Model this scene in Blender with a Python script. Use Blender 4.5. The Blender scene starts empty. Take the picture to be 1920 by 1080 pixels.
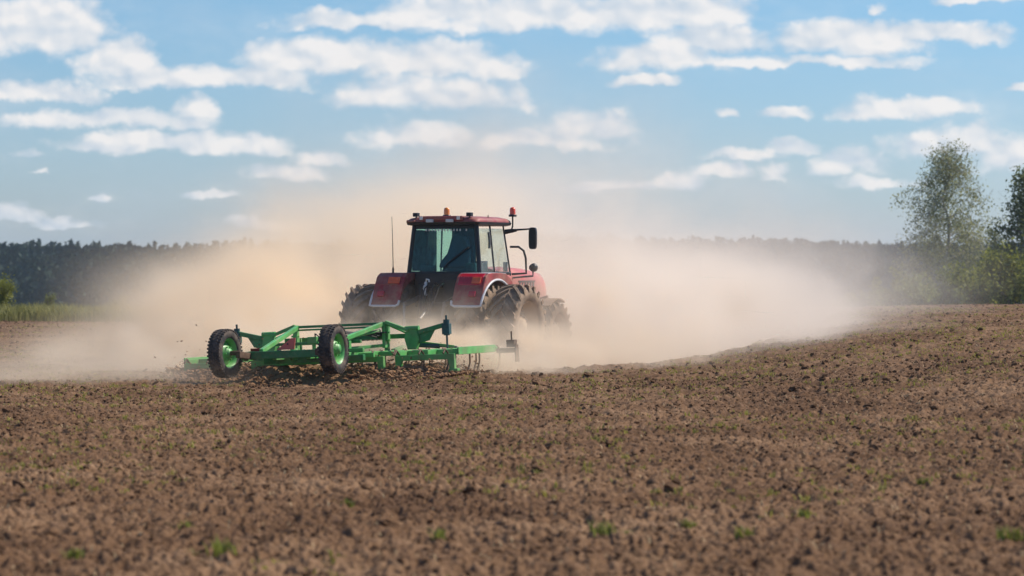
import bpy, math, random
import numpy as np
from mathutils import Vector, Matrix
R = math.radians
random.seed(7); rng = np.random.default_rng(11)
scene = bpy.context.scene
COL = scene.collection

# ------------------------------------------------------------------ camera, world, sun, exposure
FPX = 5400.0                       # focal length in pixels of the 1920-wide photograph
cam_d = bpy.data.cameras.new('camera'); cam = bpy.data.objects.new('camera', cam_d); COL.objects.link(cam)
cam_d.sensor_width = 36.0; cam_d.lens = FPX / 1920 * 36
cam_d.clip_start = 0.5; cam_d.clip_end = 20000
cam.location = (0, 0, 2.0); cam.rotation_euler = (R(90 - 0.4244), 0, 0)
cam_d.dof.use_dof = True; cam_d.dof.focus_distance = 57.0; cam_d.dof.aperture_fstop = 2.1
scene.camera = cam
scene.view_settings.view_transform = 'Standard'; scene.view_settings.look = 'None'
scene.view_settings.exposure = 0.42; scene.view_settings.gamma = 1.0
scene.render.engine = 'CYCLES'
cy = scene.cycles
cy.volume_bounces = 8; cy.max_bounces = 10; cy.transparent_max_bounces = 24; cy.diffuse_bounces = 3
cy.glossy_bounces = 2; cy.transmission_bounces = 4
cy.use_denoising = True; cy.caustics_reflective = False; cy.caustics_refractive = False
cy.volume_step_rate = 1.5; cy.volume_max_steps = 256

SUN_AZ, SUN_EL = R(66), R(47)      # azimuth measured from the view axis (+Y) towards +X
sdir = Vector((math.sin(SUN_AZ) * math.cos(SUN_EL), math.cos(SUN_AZ) * math.cos(SUN_EL), math.sin(SUN_EL)))
sl = bpy.data.lights.new('sun', 'SUN'); sl.energy = 4.1; sl.angle = R(0.5); sl.color = (1.0, 0.90, 0.77)
so = bpy.data.objects.new('sun', sl); COL.objects.link(so)
so.rotation_euler = (-sdir).to_track_quat('-Z', 'Y').to_euler(); so.location = (20, 40, 60)

SKY_STRENGTH = 0.10
CLOUDS = [  # centre x, y and half sizes in photo pixels -> turned into sky angles, weight, flat base
    (60, 62, 165, 66, 1.0), (228, 118, 85, 48, 1.0), (70, 178, 120, 26, 1.0), (390, 148, 210, 30, .95),
    (640, 112, 200, 44, 1.0), (830, 118, 170, 42, .9), (800, 178, 210, 44, .75), (960, 185, 60, 36, .6),
    (215, 226, 190, 26, .95), (370, 206, 50, 28, .8), (330, 270, 215, 28, 1.0), (790, 252, 130, 36, .8), (600, 292, 60, 22, .8),
    (540, 322, 90, 22, .75), (400, 364, 60, 13, .7), (700, 40, 190, 26, .9), (860, 20, 150, 44, 1.0), (1080, 32, 300, 44, 1.0),
    (1250, 22, 160, 42, 1.0), (1240, 110, 130, 34, .95), (1340, 84, 120, 40, 1.0), (1590, 78, 150, 42, 1.0), (1740, 70, 140, 28, .95), (1420, 118, 310, 18, .9),
    (1205, 150, 75, 13, .8), (1370, 214, 30, 13, .8), (1465, 211, 58, 15, .85), (1690, 206, 150, 28, .9), (1620, 212, 90, 16, .8),
    (1110, 236, 100, 40, .8), (1010, 262, 170, 26, .65), (1390, 292, 90, 14, .7), (1480, 281, 66, 20, .8),
    (1350, 320, 70, 18, .75), (1590, 306, 90, 30, .75), (1800, 272, 150, 42, .8), (1900, 290, 90, 50, .8), (1150, 348, 120, 16, .6),
    (1280, 336, 60, 26, .6), (1450, 322, 34, 20, .65), (1640, 340, 120, 18, .6), (36, 402, 60, 26, .75), (130, 416, 100, 15, .65), (188, 374, 24, 11, .65),
    (60, 292, 66, 12, .5), (80, 325, 26, 6, .5), (1850, 4, 110, 16, .8), (1640, 14, 20, 16, .45), (1900, 172, 40, 12, .6), (520, 420, 200, 16, .4),
]
def build_world():
    w = bpy.data.worlds.new('World'); scene.world = w; w.use_nodes = True
    nt = w.node_tree; nt.nodes.clear(); L = nt.links.new
    def N(t, **k):
        n = nt.nodes.new(t)
        for a, b in k.items(): setattr(n, a, b)
        return n
    def setin(n, i, v):
        if isinstance(v, bpy.types.NodeSocket): L(v, n.inputs[i])
        elif v is not None: n.inputs[i].default_value = v
    def M(op, a, b=None, c=None, clamp=False):
        n = N('ShaderNodeMath', operation=op, use_clamp=clamp)
        setin(n, 0, a); setin(n, 1, b); setin(n, 2, c); return n.outputs[0]
    def V(op, a, b=None, out=0):
        n = N('ShaderNodeVectorMath', operation=op); setin(n, 0, a); setin(n, 1, b); return n.outputs[out]
    def noise(vec, scale, detail, rough=.55):
        n = N('ShaderNodeTexNoise'); setin(n, 'Vector', vec)
        n.inputs['Scale'].default_value = scale; n.inputs['Detail'].default_value = detail; n.inputs['Roughness'].default_value = rough
        return n
    out = N('ShaderNodeOutputWorld'); bg = N('ShaderNodeBackground'); bg.inputs['Strength'].default_value = SKY_STRENGTH
    sky = N('ShaderNodeTexSky', sky_type='NISHITA'); sky.sun_disc = False
    sky.sun_elevation = SUN_EL; sky.sun_rotation = SUN_AZ; sky.air_density = 1.0; sky.dust_density = 0.4; sky.ozone_density = 2.0
    tc = N('ShaderNodeTexCoord'); sep = N('ShaderNodeSeparateXYZ'); L(tc.outputs['Generated'], sep.inputs[0])
    x, y, z = sep.outputs
    az = M('ARCTAN2', x, y); el = M('ARCSINE', z)
    U = M('SUBTRACT', M('PINGPONG', M('MULTIPLY_ADD', az, FPX / 100, 9.6), 19.2), 9.6); Vv = M('MULTIPLY', el, FPX / 100)
    comb = N('ShaderNodeCombineXYZ'); L(U, comb.inputs[0]); L(Vv, comb.inputs[1]); P = comb.outputs[0]
    # stretched noise that frays the outlines
    st = V('MULTIPLY', P, (1.0, 1.3, 1.0))
    n1 = noise(st, 1.3, 6, .6)
    d = V('MULTIPLY', V('SUBTRACT', n1.outputs['Color'], (.5, .5, .5)), (.80, .50, 0))
    Pd = V('ADD', P, d)
    sp = N('ShaderNodeSeparateXYZ'); L(Pd, sp.inputs[0]); PdV = sp.outputs[1]
    acc = None
    for cx, cyy, a, b, wt in CLOUDS:
        c = ((cx - 960) / 100, (500 - cyy) / 100)
        q = V('MULTIPLY', V('SUBTRACT', Pd, (c[0], c[1] - b * .002, 0)), (88 / a, 78 / b, 0))
        f = M('SUBTRACT', wt, V('DOT_PRODUCT', q, q, out=1))
        base = M('MULTIPLY_ADD', PdV, 150 / b, 1.15 - (c[1]) * 150 / b)      # flat base
        f = M('MINIMUM', f, base)
        acc = f if acc is None else M('SMOOTH_MAX', acc, f, .12)
    n2 = noise(st, 3.4, 5, .6)
    wob = V('MULTIPLY', V('SUBTRACT', noise(P, 1.9, 4, .55).outputs['Color'], (.5, .5, .5)), (.5, .35, 0))
    pw = V('ADD', V('MULTIPLY', P, (1, 1.35, 1)), wob)
    def puffs(vec, octs):
        tot = None
        for sc_, am in octs:
            vn = N('ShaderNodeTexVoronoi', voronoi_dimensions='2D', feature='SMOOTH_F1'); setin(vn, 'Vector', vec)
            vn.inputs['Scale'].default_value = sc_; vn.inputs['Smoothness'].default_value = .55; vn.inputs['Randomness'].default_value = 1
            t_ = M('MULTIPLY_ADD', vn.outputs['Distance'], -am, am * .42)
            tot = t_ if tot is None else M('ADD', tot, t_)
        return tot
    big = ((1.1, .70), (2.6, .26)); h0 = puffs(pw, big + ((6.0, .12),)); hs = puffs(pw, big); h1 = puffs(V('ADD', pw, (.09, .17, 0)), big)
    f = M('ADD', M('ADD', acc, M('MULTIPLY', h0, .95)), M('MULTIPLY', M('SUBTRACT', n2.outputs[0], .5), .50))
    mr = N('ShaderNodeMapRange', interpolation_type='SMOOTHSTEP'); setin(mr, 0, f)
    mr.inputs[1].default_value = -.14; mr.inputs[2].default_value = .66; mr.inputs[3].default_value = 0; mr.inputs[4].default_value = .92
    n5 = noise(V('MULTIPLY', P, (.22, .55, 1)), 1.0, 5, .6)          # thin high veil between the clouds
    vl = N('ShaderNodeMapRange', interpolation_type='SMOOTHSTEP'); setin(vl, 0, n5.outputs[0])
    vl.inputs[1].default_value = .42; vl.inputs[2].default_value = .72; vl.inputs[3].default_value = 0; vl.inputs[4].default_value = .22
    alpha = M('MAXIMUM', mr.outputs[0], vl.outputs[0])
    # relief: billows turned to the sun are whiter, hollows and bases greyer
    rel = M('MULTIPLY', M('SUBTRACT', hs, h1), 2.2)
    rel = M('ADD', M('ADD', rel, .44), M('MULTIPLY', f, .34), clamp=True)
    cc = N('ShaderNodeMix', data_type='RGBA'); L(rel, cc.inputs[0])
    cc.inputs[6].default_value = (4.3, 4.95, 5.7, 1); cc.inputs[7].default_value = (7.1, 6.85, 6.7, 1)
    # clear air: deeper blue overhead, paler and greyer towards the horizon
    veil = N('ShaderNodeMapRange'); setin(veil, 0, el); veil.inputs[1].default_value = .0; veil.inputs[2].default_value = .095
    tint = N('ShaderNodeMix', data_type='RGBA'); L(veil.outputs[0], tint.inputs[0]); tint.inputs[6].default_value = (.56, .65, .93, 1); tint.inputs[7].default_value = (.46, .67, .88, 1)
    sk = N('ShaderNodeMix', data_type='RGBA', blend_type='MULTIPLY'); sk.inputs[0].default_value = 1; L(sky.outputs[0], sk.inputs[6]); L(tint.outputs[2], sk.inputs[7])
    mx = N('ShaderNodeMix', data_type='RGBA'); L(alpha, mx.inputs[0]); L(sk.outputs[2], mx.inputs[6]); L(cc.outputs[2], mx.inputs[7])
    L(mx.outputs[2], bg.inputs[0]); L(bg.outputs[0], out.inputs[0])
    w.cycles.sampling_method = 'MANUAL'; w.cycles.sample_map_resolution = 512
build_world()

# ------------------------------------------------------------------ noise in numpy
def _hash(ix, iy, seed):
    h = (ix.astype(np.int64) * 374761393 + iy.astype(np.int64) * 668265263 + seed * 1442695041) & 0xFFFFFFFF
    h = ((h ^ (h >> 13)) * 1274126177) & 0xFFFFFFFF
    return ((h ^ (h >> 16)) & 0xFFFF) / 65535.0
def vnoise(x, y, seed=0):
    ix, iy = np.floor(x), np.floor(y); fx, fy = x - ix, y - iy
    fx = fx * fx * fx * (fx * (fx * 6 - 15) + 10); fy = fy * fy * fy * (fy * (fy * 6 - 15) + 10)
    a, b = _hash(ix, iy, seed), _hash(ix + 1, iy, seed); c, d = _hash(ix, iy + 1, seed), _hash(ix + 1, iy + 1, seed)
    return (a + (b - a) * fx) * (1 - fy) + (c + (d - c) * fx) * fy
def fbm(x, y, octv=4, seed=0, gain=.5):
    s, a, t = 0, 1, 0
    for k in range(octv):
        s = s + a * vnoise(x, y, seed + k * 17); t += a; a *= gain; x = x * 2.03 + 3.1; y = y * 2.03 - 1.7
    return s / t
def sstep(a, b, x):
    t = np.clip((np.asarray(x, float) - a) / (b - a), 0, 1); return t * t * (3 - 2 * t)

# ------------------------------------------------------------------ terrain
RIDGE_X = [-60, -9, -6, -4, -1.1, 2.0, 5.4, 8.7, 12, 30]
RIDGE_Y = [49, 49.3, 49.8, 50.6, 52.8, 57.5, 66, 80, 100, 130]
def ground_h(x, y):
    x = np.asarray(x, float); y = np.asarray(y, float)
    z = .62 * sstep(3, 11, x) * sstep(10, 45, y)
    z = z - .10 * sstep(0, -4, x) * (1 - sstep(60, 95, y)) * sstep(30, 48, y)
    t = y - np.interp(x, RIDGE_X, RIDGE_Y)
    z = z - (.10 * sstep(-7, -3, x) + .16 * sstep(-.5, 3, x)) * sstep(0, 2.2, t) * (1 - sstep(12, 30, t))
    z = z + .05 * np.exp(-(t / .8) ** 2) * sstep(-2, 1, x) * (1 - sstep(9, 12, x))
    z = z - 14 * sstep(100, 420, np.hypot(x, y))
    z = z + .10 * (fbm(x * .11, y * .11, 3, 5) - .5) * sstep(6, 20, y)
    return z
def gh(x, y): return float(ground_h(np.array([x]), np.array([y]))[0])
def detail_h(x, y):
    y2 = y
    a = np.abs(fbm(x * 3.2, y2 * 3.2, 3, 21) - .5) * 2
    b = fbm(x * 9, y2 * 9, 3, 41)
    c = fbm(x * .9, y2 * .9, 3, 61)
    d = np.abs(fbm(x * 14 + 5, y2 * 11, 2, 71) - .5) * 2
    return .06 * (c - .5) - .085 * a + .085 * (b - .5) - .075 * d

# ------------------------------------------------------------------ materials
def new_mat(name):
    m = bpy.data.materials.new(name); m.use_nodes = True; nt = m.node_tree; nt.nodes.clear(); return m, nt
def NN(nt, t, **k):
    n = nt.nodes.new(t)
    for a, b in k.items(): setattr(n, a, b)
    return n
def ramp(nt, fac, stops):
    r = NN(nt, 'ShaderNodeValToRGB'); nt.links.new(fac, r.inputs[0])
    e = r.color_ramp.elements
    while len(e) < len(stops): e.new(.5)
    for q, (p, c) in zip(e, stops): q.position = p; q.color = (*c, 1) if len(c) == 3 else c
    return r.outputs[0]
def noise_node(nt, scale, detail=4, rough=.55, coord='Object', stretch=None):
    tc = NN(nt, 'ShaderNodeTexCoord'); n = NN(nt, 'ShaderNodeTexNoise'); src = tc.outputs[coord]
    if stretch:
        mp = NN(nt, 'ShaderNodeMapping'); mp.inputs['Scale'].default_value = stretch; nt.links.new(src, mp.inputs[0]); src = mp.outputs[0]
    nt.links.new(src, n.inputs['Vector'])
    n.inputs['Scale'].default_value = scale; n.inputs['Detail'].default_value = detail; n.inputs['Roughness'].default_value = rough
    return n.outputs[0]
DUST = (.36, .25, .17)
def paint(name, col, rough=.45, var=.22, scale=6, dust=.0, dscale=3.0, metal=0.0, bump=0.0, coat=0.0, spec=.5):
    """Painted / rubber / metal surface: uneven colour, patches of settled field dust, slight bump."""
    m, nt = new_mat(name); L = nt.links.new
    p = NN(nt, 'ShaderNodeBsdfPrincipled'); o = NN(nt, 'ShaderNodeOutputMaterial'); L(p.outputs[0], o.inputs[0])
    lo = tuple(c * (1 - var) for c in col); hi = tuple(min(1, c * (1 + var)) for c in col)
    c = ramp(nt, noise_node(nt, scale), [(.3, lo), (.7, hi)])
    if dust:
        f = ramp(nt, noise_node(nt, dscale, 6, .65), [(max(0, .62 - dust * .45), (0, 0, 0)), (min(1, .86 - dust * .3), (min(1, dust * 1.1),) * 3)])
        mx = NN(nt, 'ShaderNodeMix', data_type='RGBA'); L(f, mx.inputs[0]); L(c, mx.inputs[6]); mx.inputs[7].default_value = (*DUST, 1); c = mx.outputs[2]
        rr = NN(nt, 'ShaderNodeMapRange'); L(f, rr.inputs[0]); rr.inputs[3].default_value = rough; rr.inputs[4].default_value = .9; L(rr.outputs[0], p.inputs['Roughness'])
    else: p.inputs['Roughness'].default_value = rough
    L(c, p.inputs['Base Color']); p.inputs['Metallic'].default_value = metal
    p.inputs['Coat Weight'].default_value = coat; p.inputs['Specular IOR Level'].default_value = spec
    if bump:
        b = NN(nt, 'ShaderNodeBump'); b.inputs['Strength'].default_value = bump; b.inputs['Distance'].default_value = .01
        L(noise_node(nt, scale * 6, 4), b.inputs['Height']); L(b.outputs[0], p.inputs['Normal'])
    return m
def leaf_mat(name, dark, light, scale=1.2, trans=.35):
    m, nt = new_mat(name); L = nt.links.new; o = NN(nt, 'ShaderNodeOutputMaterial')
    g = NN(nt, 'ShaderNodeNewGeometry')
    add = NN(nt, 'ShaderNodeMath', operation='MULTIPLY_ADD'); L(g.outputs['Random Per Island'], add.inputs[0]); add.inputs[1].default_value = .5
    nz = noise_node(nt, scale, 3); L(nz, add.inputs[2])
    c = ramp(nt, add.outputs[0], [(.38, dark), (.98, light)])
    d = NN(nt, 'ShaderNodeBsdfDiffuse'); t = NN(nt, 'ShaderNodeBsdfTranslucent'); gl = NN(nt, 'ShaderNodeBsdfGlossy'); gl.inputs['Roughness'].default_value = .6
    L(c, d.inputs[0]); L(c, t.inputs[0]); mx = NN(nt, 'ShaderNodeMixShader'); mx.inputs[0].default_value = trans
    L(d.outputs[0], mx.inputs[1]); L(t.outputs[0], mx.inputs[2])
    m2 = NN(nt, 'ShaderNodeMixShader'); m2.inputs[0].default_value = .02; L(mx.outputs[0], m2.inputs[1]); L(gl.outputs[0], m2.inputs[2])
    L(m2.outputs[0], o.inputs[0]); return m
def soil_mat(name, stops, bump=.5, fine=22, meadow=False):
    m, nt = new_mat(name); L = nt.links.new
    p = NN(nt, 'ShaderNodeBsdfPrincipled'); o = NN(nt, 'ShaderNodeOutputMaterial'); L(p.outputs[0], o.inputs[0])
    n1 = noise_node(nt, .35, 5, .6); n2 = noise_node(nt, 7, 6, .7); n3 = noise_node(nt, fine, 4, .7)
    a = NN(nt, 'ShaderNodeMath', operation='MULTIPLY_ADD'); L(n2, a.inputs[0]); a.inputs[1].default_value = .75; L(n1, a.inputs[2])
    b = NN(nt, 'ShaderNodeMath', operation='MULTIPLY_ADD'); L(n3, b.inputs[0]); b.inputs[1].default_value = .5; L(a.outputs[0], b.inputs[2])
    s = NN(nt, 'ShaderNodeMath', operation='MULTIPLY'); L(b.outputs[0], s.inputs[0]); s.inputs[1].default_value = .48
    c = ramp(nt, s.outputs[0], stops)
    if meadow:                                        # past the field edge the same sheet is rough grassland
        tc = NN(nt, 'ShaderNodeTexCoord'); ln = NN(nt, 'ShaderNodeVectorMath', operation='LENGTH'); L(tc.outputs['Object'], ln.inputs[0])
        mr = NN(nt, 'ShaderNodeMapRange'); L(ln.outputs['Value'], mr.inputs[0]); mr.inputs[1].default_value = 124; mr.inputs[2].default_value = 130
        g = ramp(nt, n1, [(.3, (.045, .062, .018)), (.7, (.10, .105, .035))]); mx = NN(nt, 'ShaderNodeMix', data_type='RGBA')
        L(mr.outputs[0], mx.inputs[0]); L(c, mx.inputs[6]); L(g, mx.inputs[7]); c = mx.outputs[2]
    L(c, p.inputs['Base Color'])
    p.inputs['Roughness'].default_value = .95; p.inputs['Specular IOR Level'].default_value = .15
    bp = NN(nt, 'ShaderNodeBump'); bp.inputs['Strength'].default_value = bump; bp.inputs['Distance'].default_value = .05
    L(a.outputs[0], bp.inputs['Height']); L(bp.outputs[0], p.inputs['Normal']); return m
def glass_mat(name, tint, dirt=.12, ior=1.35):
    m, nt = new_mat(name); L = nt.links.new; o = NN(nt, 'ShaderNodeOutputMaterial')
    t = NN(nt, 'ShaderNodeBsdfTransparent'); t.inputs[0].default_value = (*tint, 1)
    g = NN(nt, 'ShaderNodeBsdfGlossy'); g.inputs['Roughness'].default_value = .03
    lw = NN(nt, 'ShaderNodeLayerWeight'); pw = NN(nt, 'ShaderNodeMath', operation='POWER'); L(lw.outputs['Facing'], pw.inputs[0]); pw.inputs[1].default_value = 5
    fr = NN(nt, 'ShaderNodeMath', operation='MULTIPLY_ADD'); L(pw.outputs[0], fr.inputs[0]); fr.inputs[1].default_value = .8; fr.inputs[2].default_value = (ior - 1) ** 2 / (ior + 1) ** 2
    mx = NN(nt, 'ShaderNodeMixShader'); L(fr.outputs[0], mx.inputs[0]); L(t.outputs[0], mx.inputs[1]); L(g.outputs[0], mx.inputs[2])
    d = NN(nt, 'ShaderNodeBsdfDiffuse'); d.inputs[0].default_value = (.42, .40, .36, 1)
    f = ramp(nt, noise_node(nt, 2.2, 5, .6), [(.35, (dirt * .3,) * 3), (.75, (dirt,) * 3)])
    m2 = NN(nt, 'ShaderNodeMixShader'); L(f, m2.inputs[0]); L(mx.outputs[0], m2.inputs[1]); L(d.outputs[0], m2.inputs[2])
    L(m2.outputs[0], o.inputs[0]); return m

MT = dict(
    red=paint('red_paint', (.27, .010, .018), .42, .3, 3, .58, 3.6, coat=.2),
    redd=paint('dusty_red_paint', (.28, .018, .026), .5, .35, 4, .56, 5.0, bump=.15),
    hood=paint('hood_paint', (.55, .05, .05), .35, .2, 3, .55, 2.0, coat=.3),
    black=paint('black_cast_metal', (.008, .009, .013), .5, .4, 8, .10, 5, bump=.3),
    frame=paint('cab_frame_black', (.006, .008, .013), .45, .3, 5, .03, 4),
    rubber=paint('dusty_tyre_rubber', (.034, .029, .024), .8, .35, 9, .85, 3.2, bump=.5),
    rubber2=paint('transport_tyre_rubber', (.016, .016, .018), .8, .35, 14, .45, 6, bump=.5),
    rim=paint('dusty_rim', (.42, .31, .21), .8, .3, 5, .8, 4),
    trim=paint('pale_trim', (.62, .62, .64), .4, .12, 6, .18, 4),
    white=paint('white_plastic', (.75, .73, .70), .4, .1, 5, .1),
    grey=paint('grey_steel', (.16, .16, .16), .45, .25, 8, .2, 5, metal=.6),
    lens=paint('clear_lamp_lens', (.55, .55, .56), .2, .1, 8),
    tail=paint('red_lamp_lens', (.42, .008, .028), .22, .2, 9, .2, 4, coat=.5),
    indic=paint('orange_lamp_lens', (.75, .12, .03), .25, .15, 9, .15, 4, coat=.5),
    amber=paint('amber_beacon_lens', (.80, .25, .015), .2, .15, 9, coat=.6),
    orange=paint('orange_red_beacon_lens', (.75, .075, .015), .2, .15, 9, coat=.6),
    seat=paint('dark_blue_seat_cloth', (.018, .050, .090), .9, .3, 7),
    teal_reflection=paint('dark_teal_glass_reflection', (.034, .068, .078), .8, .5, 9),  # teal reflection of the cab glass, put into the interior colour
    green=paint('green_farm_paint', (.085, .39, .095), .40, .28, 3.5, .42, 4.2, coat=.15),
    dgreen=paint('dark_green_paint', (.028, .19, .055), .42, .35, 4, .38, 4.5),
    bluegreen=paint('blue_green_cylinder_paint', (.008, .07, .075), .35, .3, 6, .15, 4),
    rust=paint('worn_brown_steel', (.11, .065, .04), .7, .35, 8, .35, 5, metal=.3),
    signred=paint('faded_red_triangle', (.80, .16, .13), .5, .15, 6, .1, 4),
    reflect=paint('dark_red_reflector', (.30, .006, .02), .3, .2, 10),
    hose=paint('black_rubber_hose', (.015, .015, .017), .6, .3, 8, .3, 5),
)
MT['clearglass'] = glass_mat('clear_cab_glass', (.95, .985, .97), dirt=.03, ior=1.2)
MT['glass'] = glass_mat('tinted_cab_glass', (.62, .88, .86), dirt=.03)
MT['sideglass'] = glass_mat('pale_dusty_cab_glass', (.92, .97, .95), dirt=.22, ior=1.25)
MT['mirror'] = paint('mirror_back', (.012, .013, .014), .4, .2, 5, .2, 4)

# ------------------------------------------------------------------ mesh helpers
class MB:
    def __init__(s): s.v = []; s.f = []; s.sm = []
    def add(s, vs, fs, smooth=False):
        o = len(s.v); s.v += [tuple(v) for v in vs]; s.f += [tuple(i + o for i in f) for f in fs]; s.sm += [smooth] * len(fs); return s
    def box(s, c, d, rot=None):
        h = Vector(d) / 2; M = rot if rot is not None else Matrix.Identity(3); c = Vector(c)
        vs = [c + M @ Vector((sx * h.x, sy * h.y, sz * h.z)) for sz in (-1, 1) for sy in (-1, 1) for sx in (-1, 1)]
        return s.add(vs, [(0, 2, 3, 1), (4, 5, 7, 6), (0, 1, 5, 4), (2, 6, 7, 3), (0, 4, 6, 2), (1, 3, 7, 5)])
    def beam(s, p, q, w, h, up=(0, 0, 1)):
        p, q = Vector(p), Vector(q); y = (q - p).normalized(); x = y.cross(Vector(up))
        if x.length < 1e-4: x = y.cross(Vector((1, 0, 0)))
        x.normalize(); z = x.cross(y)
        M = Matrix((x, y, z)).transposed(); return s.box((p + q) / 2, (w, (q - p).length, h), M)
    def tube(s, pts, r, n=10, cap=True):
        pts = [Vector(p) for p in pts]; rs = r if isinstance(r, (list, tuple)) else [r] * len(pts)
        rings = []; prev = None
        for i, p in enumerate(pts):
            t = (pts[min(i + 1, len(pts) - 1)] - pts[max(i - 1, 0)]).normalized()
            if prev is None:
                a = t.cross(Vector((0, 0, 1)))
                if a.length < 1e-3: a = t.cross(Vector((1, 0, 0)))
            else:
                a = prev - t * prev.dot(t)
            a.normalize(); prev = a; b = t.cross(a)
            rings.append([p + (a * math.cos(2 * math.pi * k / n) + b * math.sin(2 * math.pi * k / n)) * rs[i] for k in range(n)])
        vs = [v for rg in rings for v in rg]; fs = []
        for i in range(len(pts) - 1):
            for k in range(n): fs.append((i * n + k, i * n + (k + 1) % n, (i + 1) * n + (k + 1) % n, (i + 1) * n + k))
        s.add(vs, fs, True)
        if cap:
            s.add(rings[0], [tuple(range(n))[::-1]]); s.add(rings[-1], [tuple(range(n))])
        return s
    def lathe(s, prof, c, axis='x', n=40, smooth=True):
        """prof: (along-axis, radius) pairs."""
        vs = []; c = Vector(c)
        for a, r in prof:
            for k in range(n):
                t = 2 * math.pi * k / n; u, w = r * math.cos(t), r * math.sin(t)
                vs.append(c + (Vector((a, u, w)) if axis == 'x' else Vector((u, w, a)) if axis == 'z' else Vector((w, a, u))))
        fs = [(i * n + k, i * n + (k + 1) % n, (i + 1) * n + (k + 1) % n, (i + 1) * n + k) for i in range(len(prof) - 1) for k in range(n)]
        return s.add(vs, fs, smooth)
    def prism(s, poly, x0, x1):
        """poly in (y, z), extruded along x."""
        n = len(poly); vs = [(x0, a, b) for a, b in poly] + [(x1, a, b) for a, b in poly]
        fs = [tuple(range(n))[::-1], tuple(range(n, 2 * n))] + [(k, (k + 1) % n, n + (k + 1) % n, n + k) for k in range(n)]
        return s.add(vs, fs)
    def prismy(s, poly, y0, y1):
        n = len(poly); vs = [(a, y0, b) for a, b in poly] + [(a, y1, b) for a, b in poly]
        fs = [tuple(range(n)), tuple(range(n, 2 * n))[::-1]] + [(k, n + k, n + (k + 1) % n, (k + 1) % n) for k in range(n)]
        return s.add(vs, fs)
    def loft(s, rings, smooth=True, cap=True):
        n = len(rings[0]); vs = [v for r in rings for v in r]
        fs = [(i * n + k, i * n + (k + 1) % n, (i + 1) * n + (k + 1) % n, (i + 1) * n + k) for i in range(len(rings) - 1) for k in range(n)]
        s.add(vs, fs, smooth)
        if cap: s.add(rings[0], [tuple(range(n))[::-1]]); s.add(rings[-1], [tuple(range(n))])
        return s
    def build(s, name, mat, parent=None, bevel=0.0, loc=None):
        me = bpy.data.meshes.new(name); me.from_pydata([tuple(v) for v in s.v], [], s.f); me.materials.append(mat)
        me.polygons.foreach_set('use_smooth', s.sm); me.update()
        o = bpy.data.objects.new(name, me); COL.objects.link(o)
        if parent: o.parent = parent
        if loc: o.location = loc
        if bevel:
            b = o.modifiers.new('bevel', 'BEVEL'); b.width = bevel; b.segments = 2; b.limit_method = 'ANGLE'; b.angle_limit = R(40)
        return o
def empty(name, loc=(0, 0, 0), rot=(0, 0, 0), parent=None):
    o = bpy.data.objects.new(name, None); COL.objects.link(o); o.location = loc; o.rotation_euler = rot; o.empty_display_size = .3
    if parent: o.parent = parent
    return o
def tag(o, label, cat, group=None, kind=None):
    if label: o['label'] = label
    if cat: o['category'] = cat
    if group: o['group'] = group
    if kind: o['kind'] = kind
    return o
def np_mesh(name, verts, faces, mat, smooth=True, parent=None):
    """faces: (n,3) or (n,4) int array."""
    me = bpy.data.meshes.new(name); k = faces.shape[1]
    me.vertices.add(len(verts)); me.vertices.foreach_set('co', np.ascontiguousarray(verts, np.float32).ravel())
    me.loops.add(faces.size); me.loops.foreach_set('vertex_index', np.ascontiguousarray(faces, np.int32).ravel())
    me.polygons.add(len(faces)); me.polygons.foreach_set('loop_start', np.arange(0, faces.size, k, dtype=np.int32))
    me.polygons.foreach_set('use_smooth', np.full(len(faces), smooth, bool))
    me.update(calc_edges=True); me.validate(); me.materials.append(mat)
    o = bpy.data.objects.new(name, me); COL.objects.link(o)
    if parent: o.parent = parent
    return o
def copy_tree(o, parent=None):
    c = o.copy(); COL.objects.link(c)
    if parent: c.parent = parent
    for ch in list(o.children): copy_tree(ch, c)
    return c
def rrect(hx0, hx1, y0, y1, z, r, n=5):
    """rounded rectangle ring in the xy plane"""
    pts = []
    for cx, cyv, a0 in ((hx1 - r, y1 - r, 0), (hx0 + r, y1 - r, 90), (hx0 + r, y0 + r, 180), (hx1 - r, y0 + r, 270)):
        for k in range(n + 1):
            a = R(a0 + 90 * k / n); pts.append((cx + r * math.cos(a), cyv + r * math.sin(a), z))
    return pts

# ------------------------------------------------------------------ the field (one sheet, fine in front of the camera, coarse behind)
SOIL = soil_mat('field_soil', [(.25, (.026, .012, .006)), (.42, (.088, .046, .0235)), (.54, (.158, .089, .048)), (.71, (.30, .19, .112))], bump=1.0, meadow=True)
def build_field():
    ang = np.concatenate([np.linspace(-180, -20, 60)[:-1], np.linspace(-20, -12, 110)[:-1], np.linspace(-12, 12, 730), np.linspace(12, 20, 110)[1:], np.linspace(20, 180, 60)[1:-1]])
    rr = [2.0]
    while rr[-1] < 12: rr.append(rr[-1] * 1.18)
    while rr[-1] < 112: rr.append(rr[-1] + max(.032, .0017 * rr[-1]))
    while rr[-1] < 2600: rr.append(rr[-1] * 1.06)
    rr = np.array(rr); na, nr = len(ang), len(rr)
    A, RR = np.meshgrid(R(1) * ang, rr); X = RR * np.sin(A); Y = RR * np.cos(A)
    fine = np.exp(-np.maximum(0, RR - 90) / 40)
    Z = ground_h(X, Y) + detail_h(X, Y) * fine
    v = np.stack([X, Y, Z], -1).reshape(-1, 3)
    i = np.arange(nr - 1)[:, None] * na; j = np.arange(na)[None, :]; j2 = (j + 1) % na
    f = np.stack([i + j, i + j2, i + na + j2, i + na + j], -1).reshape(-1, 4)[:, ::-1]
    v = np.vstack([v, [[0, 0, gh(0, 0)]]])
    o = np_mesh('field', v, f, SOIL); o.data.materials.clear(); o.data.materials.append(SOIL)
    tag(o, 'brown tilled soil field sloping up to the right', 'field', kind='structure')
    return o
build_field()

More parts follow.
